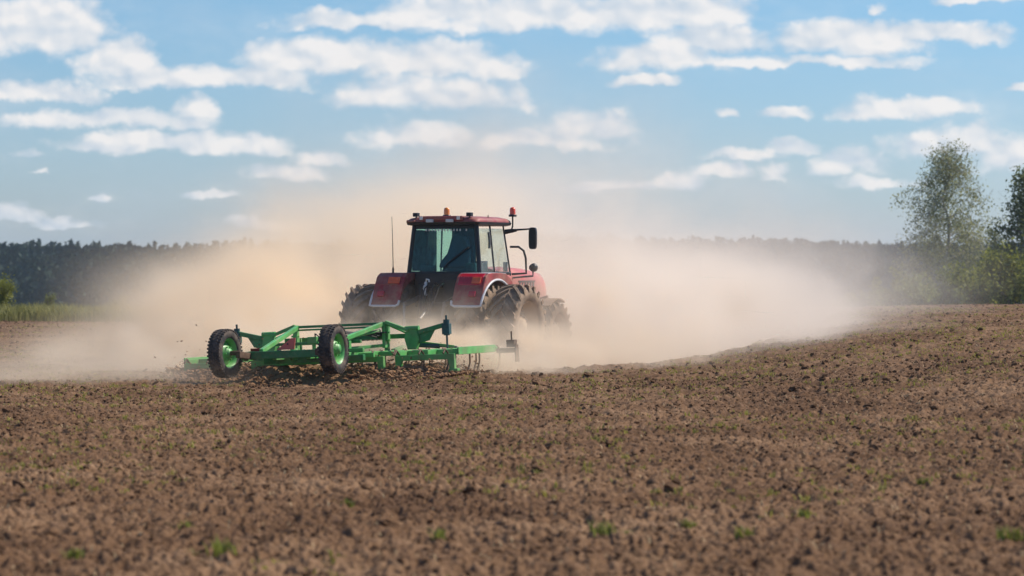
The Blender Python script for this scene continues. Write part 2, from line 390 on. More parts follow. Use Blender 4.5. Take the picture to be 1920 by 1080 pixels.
def ico(sub):
    import bmesh
    bm = bmesh.new(); bmesh.ops.create_icosphere(bm, subdivisions=sub, radius=1)
    v = np.array([p.co[:] for p in bm.verts]); f = np.array([[q.index for q in p.verts] for p in bm.faces]); bm.free(); return v, f
def clod_cloud(pos, size, sub, seed):
    """many irregular lumps in one mesh: pos (n,3), size (n,)"""
    v, f = ico(sub); n = len(pos); r = np.random.default_rng(seed)
    out = np.empty((n, len(v), 3), np.float32)
    a = r.uniform(0, 2 * np.pi, n); sc = np.stack([r.uniform(.7, 1.35, n), r.uniform(.7, 1.35, n), r.uniform(.45, .9, n)], -1)
    jit = 1 + r.uniform(-.36, .36, (n, len(v), 1))
    q = v[None] * jit * sc[:, None, :] * size[:, None, None]
    ca, sa = np.cos(a)[:, None], np.sin(a)[:, None]
    out[..., 0] = q[..., 0] * ca - q[..., 1] * sa; out[..., 1] = q[..., 0] * sa + q[..., 1] * ca; out[..., 2] = q[..., 2]
    tilt = r.normal(0, .25, n)[:, None]; out[..., 2] += out[..., 0] * tilt
    out += pos[:, None, :] - np.array([0, 0, .0])
    ff = (f[None] + (np.arange(n) * len(v))[:, None, None]).reshape(-1, 3)
    return out.reshape(-1, 3), ff
def scatter(n, r0, r1, half=.20, seed=0):
    r = np.random.default_rng(seed); rad = np.sqrt(r.uniform(r0 * r0, r1 * r1, n)); a = r.uniform(-half, half, n)
    return rad * np.sin(a), rad * np.cos(a)
CLOD = soil_mat('clod_soil', [(.23, (.028, .013, .0065)), (.44, (.088, .046, .0235)), (.59, (.160, .090, .048)), (.75, (.31, .20, .115))], bump=.8, fine=34)
def build_clods():
    V, F, off = [], [], 0
    for n, r0, r1, smin, smax, sub, sd in ((3500, 13, 60, .02, .062, 2, 1), (98000, 13, 52, .005, .026, 1, 2), (48000, 45, 112, .010, .05, 1, 3)):
        x, y = scatter(n, r0, r1, .25, sd); u = np.random.default_rng(sd + 50).random(n)
        patch = fbm(x * .35, y * .35, 3, 77); keep = u * .55 + patch * .6 > .40; x, y, u = x[keep], y[keep], u[keep]
        s = smin + (smax - smin) * np.random.default_rng(sd + 90).random(len(x)) ** 3.2
        z = ground_h(x, y) + detail_h(x, y) + s * .12
        v, f = clod_cloud(np.stack([x, y, z], -1), s, sub, sd + 5); V.append(v); F.append(f + off); off += len(v)
    o = np_mesh('soil_clods', np.vstack(V), np.vstack(F), CLOD, smooth=False)
    tag(o, 'loose brown soil clods strewn over the tilled field', 'soil', kind='stuff')
build_clods()

# weeds and straw --------------------------------------------------
WEED = leaf_mat('weed_leaf', (.11, .125, .025), (.26, .29, .06), 3, .45)
SEEDL = leaf_mat('seedling_leaf', (.16, .15, .03), (.38, .35, .085), 1.5, .45)
STRAW = paint('dry_straw', (.42, .30, .16), .8, .35, 12)
def blades(cx, cy, cz, n, h, spread, seed, w=.012):
    """n narrow bent blades as triangle strips -> verts, quads"""
    r = np.random.default_rng(seed); k = len(cx); m = k * n
    bx = np.repeat(cx, n) + r.normal(0, spread, m); by = np.repeat(cy, n) + r.normal(0, spread, m); bz = np.repeat(cz, n)
    hh = np.repeat(h, n) * r.uniform(.5, 1.15, m); a = r.uniform(0, 2 * np.pi, m); lean = r.uniform(.1, .9, m) * hh
    ww = w * r.uniform(.6, 1.5, m) if np.isscalar(w) else np.repeat(w, n) * r.uniform(.6, 1.5, m)
    dx, dy = np.cos(a), np.sin(a); px, py = -dy * ww, dx * ww
    lv = []
    for t, wf in ((0, 1.0), (.55, .9), (1, .12)):
        x = bx + dx * lean * t * t; y = by + dy * lean * t * t; z = bz + hh * t * (1 - .18 * t)
        lv += [np.stack([x - px * wf, y - py * wf, z], -1), np.stack([x + px * wf, y + py * wf, z], -1)]
    v = np.stack(lv, 1).reshape(-1, 3); o = (np.arange(m) * 6)[:, None]
    f = np.concatenate([o + np.array([[0, 1, 3, 2]]), o + np.array([[2, 3, 5, 4]])], 0); return v, f
def build_weeds():
    x, y = scatter(30000, 13, 104, .25, 31)
    p = fbm(x * .45 + 9, y * .22, 4, 91); keep = p + .13 * np.exp(-((y - 56) / 17) ** 2) > .545; x, y = x[keep], y[keep]
    z = ground_h(x, y) + detail_h(x, y) - .005; h = np.random.default_rng(8).uniform(.02, .085, len(x))
    v, f = blades(x, y, z, 7, h, .03, 4, .007)
    o = np_mesh('weed_seedlings', v, f, SEEDL, smooth=False); tag(o, 'sparse green weed seedlings sprouting across the soil', 'weeds', kind='stuff')
    x, y = scatter(16000, 13, 100, .25, 33); z = ground_h(x, y) + detail_h(x, y) + .004
    v, f = blades(x, y, z, 3, np.random.default_rng(3).uniform(.015, .06, len(x)), .05, 6, .006)
    o = np_mesh('straw_litter', v, f, STRAW, smooth=False); tag(o, 'pale dry straw bits littering the field', 'straw', kind='stuff')
build_weeds()
def at(px, py_, z=0.0):
    """ground point seen at a photo pixel on level z"""
    Y = FPX * (2.0 - z) / (py_ - 500); return (px - 960) / FPX * Y, Y
TUFTS = [(415, 1036, .11, 'bright green weed tuft, largest one at the bottom left of the field'),
         (358, 1030, .085, 'green weed tuft just left of the largest bright tuft'),
         (1130, 998, .10, 'green weed tuft with upright blades at the bottom, below the tractor mirror'),
         (1180, 996, .07, 'small weed tuft right beside the upright green tuft'),
         (1290, 985, .075, 'thin green weed sprout between two tufts in the bottom right half'),
         (1400, 1008, .085, 'dark green weed tuft at the bottom, right of the thin sprout'),
         (1510, 962, .08, 'yellow-green weed tuft above the dark green tuft'),
         (1735, 908, .075, 'dark broad weed tuft in the right part of the field'),
         (1890, 1005, .10, 'yellow-green weed tuft at the right edge of the field'),
         (822, 1005, .085, 'pale green weed tuft at the bottom centre, below the rear window'),
         (650, 942, .075, 'light green weed sprout in the middle left of the field'),
         (350, 985, .085, 'tall thin weed sprout above the largest bright tuft'),
         (140, 1035, .07, 'faint green weed tuft in the bottom left corner')]
def build_tufts():
    for i, (px, py_, s, lab) in enumerate(TUFTS):
        x, y = at(px, py_)
        x0, y0 = np.array([x]), np.array([y]); z = ground_h(x0, y0) + detail_h(x0, y0)
        v, f = blades(np.zeros(1), np.zeros(1), np.zeros(1), 34, np.full(1, s * 1.35), s * .42, 100 + i, .008)
        o = np_mesh('weed_tuft', v, f, WEED, smooth=False); o.location = (x, y, float(z[0]) - .01)
        tag(o, lab, 'weed', 'bright weed tufts in the field')
build_tufts()

# ------------------------------------------------------------------ tractor
TRX, TRY, TYAW = -1.45, 60.0, R(25)
def tractor_tyre(rad, w, rim_r, lugs, lug_h):
    m = MB(); h = w / 2; b = rad - lug_h
    m.lathe([(-h * .62, rim_r), (-h * .88, rim_r + .03), (-h * .99, rim_r + (b - rim_r) * .5), (-h * .95, b - .07), (-h * .80, b - .012), (-h * .4, b + .004), (0, b + .008),
             (h * .4, b + .004), (h * .80, b - .012), (h * .95, b - .07), (h * .99, rim_r + (b - rim_r) * .5), (h * .88, rim_r + .03), (h * .62, rim_r)], (0, 0, 0), 'x', 64)
    for i in range(lugs):
        for sd in (-1, 1):
            a0 = 2 * math.pi * (i + (.5 if sd > 0 else 0)) / lugs; st = []
            for s_, sw, top in ((.04, .052, rad), (.35, .045, rad), (.70, .045, rad - .004), (.97, .055, rad - .03), (1.0, .05, rad - .10)):
                a = a0 + s_ * w * .62 / rad
                for da, rr_ in ((-sw / rad, b - .03), (-sw * .75 / rad, top), (sw * .75 / rad, top), (sw / rad, b - .03)):
                    st.append((sd * h * s_, rr_ * math.cos(a + da) if s_ < 1 else (rr_ - .05) * math.cos(a + da), rr_ * math.sin(a + da) if s_ < 1 else (rr_ - .05) * math.sin(a + da)))
            fs = []
            for q in range(4):
                for k in range(3): fs.append((q * 4 + k, q * 4 + k + 1, q * 4 + 5 + k, q * 4 + 4 + k))
            fs += [(0, 3, 2, 1), (16, 17, 18, 19)]
            if sd < 0: fs = [f[::-1] for f in fs]
            m.add(st, fs)
    return m
def wheel_rim(rim_r, w, hub=.16):
    m = MB(); h = w / 2
    m.lathe([(-h * .86, rim_r + .035), (-h * .80, rim_r + .03), (-h * .72, rim_r - .02), (-h * .2, rim_r - .06), (.0, rim_r - .09), (.02, rim_r * .55), (.07, rim_r * .5), (.08, hub), (.14, hub * .9), (.16, 0.001)], (0, 0, 0), 'x', 48)
    m.lathe([(h * .86, rim_r + .035), (h * .80, rim_r + .03), (h * .72, rim_r - .02), (h * .2, rim_r - .06), (.0, rim_r - .09)], (0, 0, 0), 'x', 48)
    for k in range(8):
        a = 2 * math.pi * k / 8; r_ = hub + .06
        m.tube([(.06, r_ * math.cos(a), r_ * math.sin(a)), (.11, r_ * math.cos(a), r_ * math.sin(a))], .016, 6)
        r_ = rim_r * .78; m.box((.02, r_ * math.cos(a + .2), r_ * math.sin(a + .2)), (.03, .09, .05), Matrix.Rotation(a + .2, 3, 'X'))
    return m
def arc(cy_, cz_, r, a0, a1, n):
    return [(cy_ + r * math.cos(R(a0 + (a1 - a0) * k / n)), cz_ + r * math.sin(R(a0 + (a1 - a0) * k / n))) for k in range(n + 1)]
def build_tractor():
    T = empty('tractor', (TRX, TRY, gh(TRX, TRY) + .10), (0, 0, -TYAW))
    T.location.z = 0.0
    tag(T, 'red farm tractor with glass cab and twin rear tyres driving through dust', 'tractor')
    # --- wheels
    RW = .86
    ty = tractor_tyre(RW, .60, .50, 20, .062); rm = wheel_rim(.50, .60)
    def wheel(name, tyre_me, rim_me, loc, flip):
        e = empty(name, loc, (R(random.uniform(0, 40)), 0, math.pi if flip else 0), T)
        for nm, me in (('tyre', tyre_me), ('rim', rim_me)):
            o = bpy.data.objects.new(nm, me); COL.objects.link(o); o.parent = e
    t0 = ty.build('tyre', MT['rubber']); r0 = rm.build('rim', MT['rim']); tm, rmm = t0.data, r0.data
    bpy.data.objects.remove(t0); bpy.data.objects.remove(r0)
    for u, fl in ((.95, 0), (1.73, 0), (-.95, 1), (-1.73, 1)): wheel('rear_wheel', tm, rmm, (u, 0, .78), fl)
    t1 = tractor_tyre(.64, .46, .36, 18, .05).build('tyre', MT['rubber']); r1 = wheel_rim(.36, .46, .13).build('rim', MT['rim']); fm, frm = t1.data, r1.data
    bpy.data.objects.remove(t1); bpy.data.objects.remove(r1)
    for u, fl in ((1.16, 0), (-1.16, 1)): wheel('front_wheel', fm, frm, (u, 2.95, .60), fl)
    # --- chassis
    m = MB().box((0, 1.0, .95), (.62, 2.6, .55)).box((0, 2.9, .85), (.5, 1.6, .4)).beam((-1.6, 0, .78), (1.6, 0, .78), .26, .26).beam((-1.1, 2.95, .62), (1.1, 2.95, .62), .18, .2)
    m.box((0, -.30, .95), (.55, .45, .6)); m.build('chassis', MT['black'], T, .02)
    m = MB().box((0, -.02, 1.52), (1.12, .30, .72)).box((.30, -.2, 1.5), (.30, .16, .5)).box((-.36, -.2, 1.44), (.22, .14, .44)).box((.05, -.22, 1.62), (.16, .12, .14))
    m.build('rear_housing', MT['black'], T, .025)
    # hitch: lift arms, links, drawbar, hoses
    m = MB()
    for sx in (-1, 1):
        m.beam((sx * .42, -.25, 1.35), (sx * .46, -.85, 1.22), .07, .10).tube([(sx * .46, -.85, 1.22), (sx * .40, -.95, .62)], .032, 8)
        m.beam((sx * .30, -.30, .55), (sx * .44, -1.25, .55), .06, .10)
    m.tube([(0, -.45, 1.25), (0, -1.05, .92)], .04, 8).beam((0, -.2, .42), (0, -1.1, .42), .12, .06); m.build('hitch', MT['grey'], T, .008)
    m = MB()
    for k in range(7):
        x0 = -.24 + .07 * k; m.tube([(x0, -.28, 1.66 - .03 * (k % 3)), (x0 + .03, -.55, 1.60 - .05 * (k % 2)), (x0 * .7, -.75, 1.15), (x0 * .4, -.95, .80)], .014, 6)
    m.build('hydraulic_hoses', MT['hose'], T)
    m = MB(); m.tube([(-.20, -.36, 1.68), (-.17, -.40, 1.74), (-.11, -.41, 1.73), (-.10, -.41, 1.68)], .017, 8).tube([(-.20, -.36, 1.68), (-.21, -.40, 1.55), (-.17, -.42, 1.40)], [.03, .04, .025], 8); m.build('coupling_hose', MT['white'], T)
    # --- fenders
    for sx in (-1, 1):
        outer = [(-.80, 1.19), (-.72, 1.42), (-.62, 1.64), (-.53, 1.79), (-.42, 1.855), (-.2, 1.87), (.2, 1.87), (.45, 1.85), (.68, 1.74), (.86, 1.56), (.95, 1.38)]
        inner = arc(0, .83, .90, 30, 154, 14)
        m = MB().prism(outer + inner, *sorted((sx * .60, sx * 1.26)))
        fo = m.build('fender', MT['redd'], T, .03)
        m = MB().prism([(-.640, 1.625), (-.545, 1.795), (-.43, 1.868), (-.40, 1.80), (-.52, 1.70), (-.58, 1.60)], *sorted((sx * .66, sx * 1.20))); m.build('tail_panel', MT['tail'] if sx > 0 else MT['red'], fo, .012)
        m = MB().prism([(-.660, 1.660), (-.585, 1.790), (-.56, 1.79), (-.63, 1.65)], *sorted((sx * (.98 if sx > 0 else .68), sx * (1.18 if sx > 0 else .95)))); m.build('indicator', MT['indic'], fo, .01)
        m = MB().box((sx * 1.05, -.755, 1.44), (.15, .05, .12), Matrix.Rotation(R(-22), 3, 'X')); m.build('tail_light', MT['tail'], fo, .01)
        pts = [(sx * .60, -.80, 1.30), (sx * .61, -.83, 1.22), (sx * .68, -.835, 1.185), (sx * 1.18, -.835, 1.185)] + [(sx * 1.275, a, b) for a, b in arc(0, .83, .90, 156, 30, 16)]
        MB().tube(pts, .026, 8).build('fender_trim', MT['trim'], fo)
        MB().prism([(-.40, 1.868), (.2, 1.875), (.45, 1.857), (.45, 1.85), (.2, 1.868), (-.40, 1.855)], *sorted((sx * .62, sx * 1.25))).build('fender_top', MT['trim'] if sx > 0 else MT['redd'], fo)
    # --- cab: floor box, pillars, roof
    ZB, ZT = 1.86, 2.86
    def cx(sx, z): return sx * (.82 - .10 * (z - ZB))          # the sides lean in towards the roof
    def py_r(z): return .08 + .06 * (z - ZB)
    def py_f(z): return 1.58 - .14 * (z - ZB)
    m = MB()
    for sx in (-1, 1):
        for fn, w in ((py_r, .10), (py_f, .04)):
            m.tube([(cx(sx, z), fn(z), z) for z in (ZB - .05, ZB + .35, ZB + .7, ZT)], w * .5, 8)
        m.tube([(cx(sx, z), .80 - .02 * (z - ZB), z) for z in (ZB - .05, ZB + .5, ZT)], .022, 8)
        m.tube([(cx(sx, ZB), .08, ZB), (cx(sx, ZB), 1.58, ZB)], .03, 8)
    m.box((0, .06, ZB - .01), (1.58, .10, .10)).box((0, .15, ZT - .03), (1.44, .06, .09)).box((0, 1.58, ZB), (1.58, .06, .07)).box((0, .85, 1.60), (1.46, 1.45, .48)).box((0, .85, 1.35), (1.1, 1.3, .3))
    m.build('cab_frame', MT['frame'], T, .01)
    # roof: lower dark lip + red crowned shell
    rings = [rrect(-.76, .76, .04, 1.60, 2.855, .10), rrect(-.84, .84, -.06, 1.66, 2.875, .12), rrect(-.85, .85, -.08, 1.67, 2.93, .12)]
    rf = MB().loft(rings, False).build('roof', MT['frame'], T, .008)
    rings = [rrect(-.84, .84, -.07, 1.66, 2.932, .12), rrect(-.84, .84, -.06, 1.65, 2.965, .14), rrect(-.80, .80, -.02, 1.60, 3.01, .18), rrect(-.66, .66, .10, 1.45, 3.045, .22), rrect(-.40, .40, .35, 1.2, 3.06, .2)]
    MB().loft(rings).build('roof_shell', MT['red'], rf)
    m = MB().box((0, -.02, 3.01), (1.02, .16, .09)).box((-.70, -.04, 2.95), (.20, .12, .05)); m.build('rear_fascia', MT['red'], rf, .02)
    for x0 in (-.24, .22): MB().box((x0, -.105, 2.955), (.17, .05, .065)).build('rear_work_lamp', MT['lens'], rf, .008)
    for x0 in (-.44, .42): MB().box((x0, -.106, 3.01), (.07, .03, .07)).build('white_sticker', MT['white'], rf, .005)  # small white stickers on the roof edge, no lamps
    for x0 in (-.62, .62):
        o = MB().box((x0, .02, 3.085), (.11, .12, .08)).tube([(x0, .02, 3.0), (x0, .02, 3.06)], .02, 6).build('roof_work_lamp', MT['frame'], T, .012)
    for x0 in (.72, ): MB().tube([(x0, .70, 2.99), (x0, .70, 3.08)], .012, 6).build('roof_bolt', MT['frame'], rf)
    # beacons
    b = MB().lathe([(0, .085), (.03, .085), (.035, .0)], (-.12, .45, 3.055), 'z', 16).build('beacon', MT['frame'], T)
    MB().lathe([(.03, .065), (.13, .062), (.17, .05), (.185, .0)], (-.12, .45, 3.06), 'z', 16).build('beacon_lens', MT['amber'], b)
    b = MB().lathe([(0, .0), (0, .085), (.045, .085), (.05, .0)], (.86, 1.62, 3.06), 'z', 16).tube([(.80, 1.62, 2.74), (.84, 1.62, 2.80), (.86, 1.62, 2.86), (.86, 1.62, 3.07)], .018, 8).build('beacon', MT['frame'], T)
    MB().lathe([(.045, .065), (.15, .062), (.19, .05), (.205, .0)], (.86, 1.62, 3.06), 'z', 16).build('beacon_lens', MT['orange'], b)
    # glass
    def pane(name, pts, mat, th=.008):
        p = [Vector(q) for q in pts]; n = (p[1] - p[0]).cross(p[3] - p[0]).normalized() * th
        return MB().add(p + [q + n for q in p], [(3, 2, 1, 0), (4, 5, 6, 7), (0, 1, 5, 4), (1, 2, 6, 5), (2, 3, 7, 6), (3, 0, 4, 7)]).build(name, mat, T)
    zb, zt = ZB + .03, ZT - .06
    rw = pane('rear_window', [(cx(-1, zb) + .05, py_r(zb) - .02, zb), (cx(1, zb) - .05, py_r(zb) - .02, zb), (cx(1, zt) - .05, py_r(zt) - .02, zt), (cx(-1, zt) + .05, py_r(zt) - .02, zt)], MT['glass'])
    m = MB().tube([(.02, .03, 1.98), (.12, .035, 2.08), (.55, .03, 2.38)], .016, 8).beam((.18, .04, 2.12), (.60, .035, 2.41), .02, .035); m.build('wiper', MT['frame'], rw)
    m = MB()
    for k in range(15):
        if k in (0, 13): continue
        m.box((-.50 + k * .072, .098, 2.765), (.030, .008, .045))
    m.build('window_lettering', MT['lens'], rw)
    for sx in (-1, 1):
        for y0, y1, nm in ((.11, .78, 'rear_side_window'), (.82, None, 'door_window')):
            ya, yb = (y1, y1) if y1 else (py_f(zb) - .04, py_f(zt) - .04)
            pane(nm, [(cx(sx, zb), y0, zb), (cx(sx, zb), ya, zb), (cx(sx, zt), yb, zt), (cx(sx, zt), y0 + .02, zt)], MT['sideglass' if sx > 0 else 'clearglass'])
    pane('windscreen', [(cx(-1, zb) + .04, py_f(zb), zb), (cx(1, zb) - .04, py_f(zb), zb), (cx(1, zt) - .04, py_f(zt), zt), (cx(-1, zt) + .04, py_f(zt), zt)], MT['clearglass'])
    MB().tube([(.775, .60, 2.72), (.79, .62, 2.55), (.79, .62, 2.38)], .025, 8).build('door_handle', MT['grey'], T)
    # interior
    s = MB(); s.loft([rrect(-.14, .36, .50, .95, 1.87, .06), rrect(-.14, .36, .48, .95, 1.99, .06)], False).build('seat', MT['seat'], T)
    back = [(-.12, 1.98), (.40, 1.98), (.42, 2.25), (.40, 2.50), (.34, 2.64), (.20, 2.70), (.06, 2.68), (.00, 2.60), (-.04, 2.45), (-.10, 2.28), (-.26, 2.10), (-.30, 1.98)]
    MB().prismy(back, .40, .54).build('seat_back', MT['seat'], T, .04)
    MB().prismy([(-.30, 1.9), (.47, 1.9), (.47, 2.80), (-.16, 2.80), (-.04, 2.76), (.05, 2.67), (.08, 2.55), (.06, 2.44), (-.05, 2.30), (-.22, 2.12)], .58, .60).build('dark_cutout_panel', MT['seat'], T)  # added dark panel; its cut edge shapes the bright opening seen through the cab
    MB().box((.10, 1.36, 1.99), (.5, .22, .26)).tube([(.0, 1.3, 2.05), (.0, 1.08, 2.16)], .03, 8).build('dashboard', MT['frame'], T, .03)
    st = [(.19 * math.cos(a), 1.05 + .07 * math.sin(a), 2.17 + .17 * math.sin(a)) for a in np.linspace(0, 2 * math.pi, 25)]
    MB().tube(st, .014, 8, False).build('steering_wheel', MT['frame'], T)
    m = MB()
    for k in range(25): m.box((-.765, .14 + k * .046, 2.34), (.012, .040, .86), Matrix.Rotation(R(8 * (-1) ** k), 3, 'Z'))
    m.build('side_dark_slats', MT['teal_reflection'], T)  # added dark slats standing in for the unlit left side of the cab
    m = MB()
    for k in range(11): m.box((-.44 + k * .052, 1.40, 2.36), (.046, .012, .84), Matrix.Rotation(R(8 * (-1) ** k), 3, 'Z'))
    m.build('front_dark_slats', MT['teal_reflection'], T)  # added dark slats that keep the view through the windscreen dark
    MB().box((-.46, .25, 1.95), (.34, .14, .16)).box((-.55, .25, 2.03), (.12, .12, .1)).build('storage_box', MT['teal_reflection'], T, .02)
    MB().box((.55, .5, 1.98), (.22, .6, .2)).build('control_console', MT['teal_reflection'], T, .02)
    # --- mirrors on arms
    for sx, xx in ((1, 1.36), (-1, -1.25)):
        m = MB().tube([(sx * .74, 1.50, 2.74), (sx * .84, 1.53, 2.76), (sx * 1.0, 1.55, 2.78), (xx, 1.56, 2.80)], [.05, .04, .022, .014], 8).tube([(sx * .72, 1.50, 2.70), (sx * .98, 1.55, 2.76)], .022, 6)
        if sx < 0: continue
        mo = m.build('mirror_arm', MT['frame'], T)
        MB().loft([[(xx + .085 * a, 1.56 + yy, 2.60 + .23 * b) for a, b in [(math.copysign(abs(math.cos(t)) ** .45, math.cos(t)), math.copysign(abs(math.sin(t)) ** .45, math.sin(t))) for t in np.linspace(0, 2 * math.pi, 25)[:-1]]] for yy in (-.035, .03)], False).build('mirror', MT['mirror'], mo, .015)
    # --- antenna
    MB().tube([(-1.0, -.30, 1.86), (-1.0, -.30, 1.98)], .022, 8).tube([(-1.0, -.30, 1.98), (-1.02, -.28, 2.5), (-1.05, -.26, 3.05)], [.010, .008, .005], 6).build('antenna', MT['frame'], T)
    # --- grab rail, step lamp
    MB().tube([(.80, 1.62, 2.42), (.98, 1.66, 2.42), (1.08, 1.70, 2.34), (1.12, 1.72, 2.18), (1.13, 1.72, 1.86), (.80, 1.72, 1.84)], .024, 8).build('grab_rail', MT['frame'], T)
    MB().lathe([(-.06, .0), (-.06, .07), (.03, .095), (.06, .09), (.065, 0)], (1.00, 2.35, 1.98), 'y', 16).tube([(1.0, 2.35, 1.90), (1.0, 2.35, 1.80), (.50, 2.35, 1.76)], .02, 8).build('side_lamp', MT['frame'], T)
    # --- hood
    def sec(y, hw, zt_, zb_):
        return [(-hw, y, zb_), (-hw, y, zt_ - .28), (-hw * .95, y, zt_ - .14), (-hw * .78, y, zt_ - .04), (-hw * .4, y, zt_), (hw * .4, y, zt_), (hw * .78, y, zt_ - .04), (hw * .95, y, zt_ - .14), (hw, y, zt_ - .28), (hw, y, zb_)]
    hd = MB().loft([sec(1.62, .52, 1.98, 1.16), sec(2.4, .53, 2.00, 1.14), sec(3.4, .52, 1.96, 1.12), sec(4.05, .49, 1.88, 1.10), sec(4.26, .45, 1.76, 1.12), sec(4.34, .38, 1.60, 1.2)][::-1], True).build('hood', MT['hood'], T)
    for sx in (-1, 1):
        m = MB().box((sx * .528, 3.05, 1.36), (.02, .86, .04)).box((sx * .528, 3.05, 1.68), (.02, .86, .04))
        for k in range(6): m.box((sx * .53, 2.7 + .14 * k, 1.52), (.02, .05, .34))
        m.build('hood_vent', MT['frame'], hd)
    MB().box((0, 4.33, 1.38), (.6, .06, .34)).build('front_grille', MT['frame'], hd, .01)
    MB().tube([(.58, 1.85, 1.9), (.58, 1.85, 2.05), (.58, 1.85, 2.1)], .05, 10).build('air_intake', MT['frame'], hd)
    # side tank and steps, front mudguards
    MB().loft([rrect(.50, .92, .98, 2.05, .62, .08), rrect(.48, .95, .95, 2.1, .9, .1), rrect(.50, .92, .98, 2.05, 1.2, .08)]).build('fuel_tank', MT['black'], T)
    m = MB()
    for k in range(3): m.box((.98, 1.30, .62 + .28 * k), (.16, .42, .03))
    m.beam((1.03, 1.09, .5), (1.03, 1.09, 1.5), .04, .04).beam((1.03, 1.51, .5), (1.03, 1.51, 1.5), .04, .04); m.build('cab_steps', MT['black'], T, .006)
    for sx in (-1, 1):
        m = MB().prism(arc(2.95, .60, .72, 62, 128, 10) + arc(2.95, .60, .70, 128, 62, 10), *sorted((sx * .98, sx * 1.34))).beam((sx * .6, 2.9, 1.2), (sx * 1.1, 2.9, 1.36), .05, .05); m.build('front_mudguard', MT['rim'], T)
    return T
build_tractor()

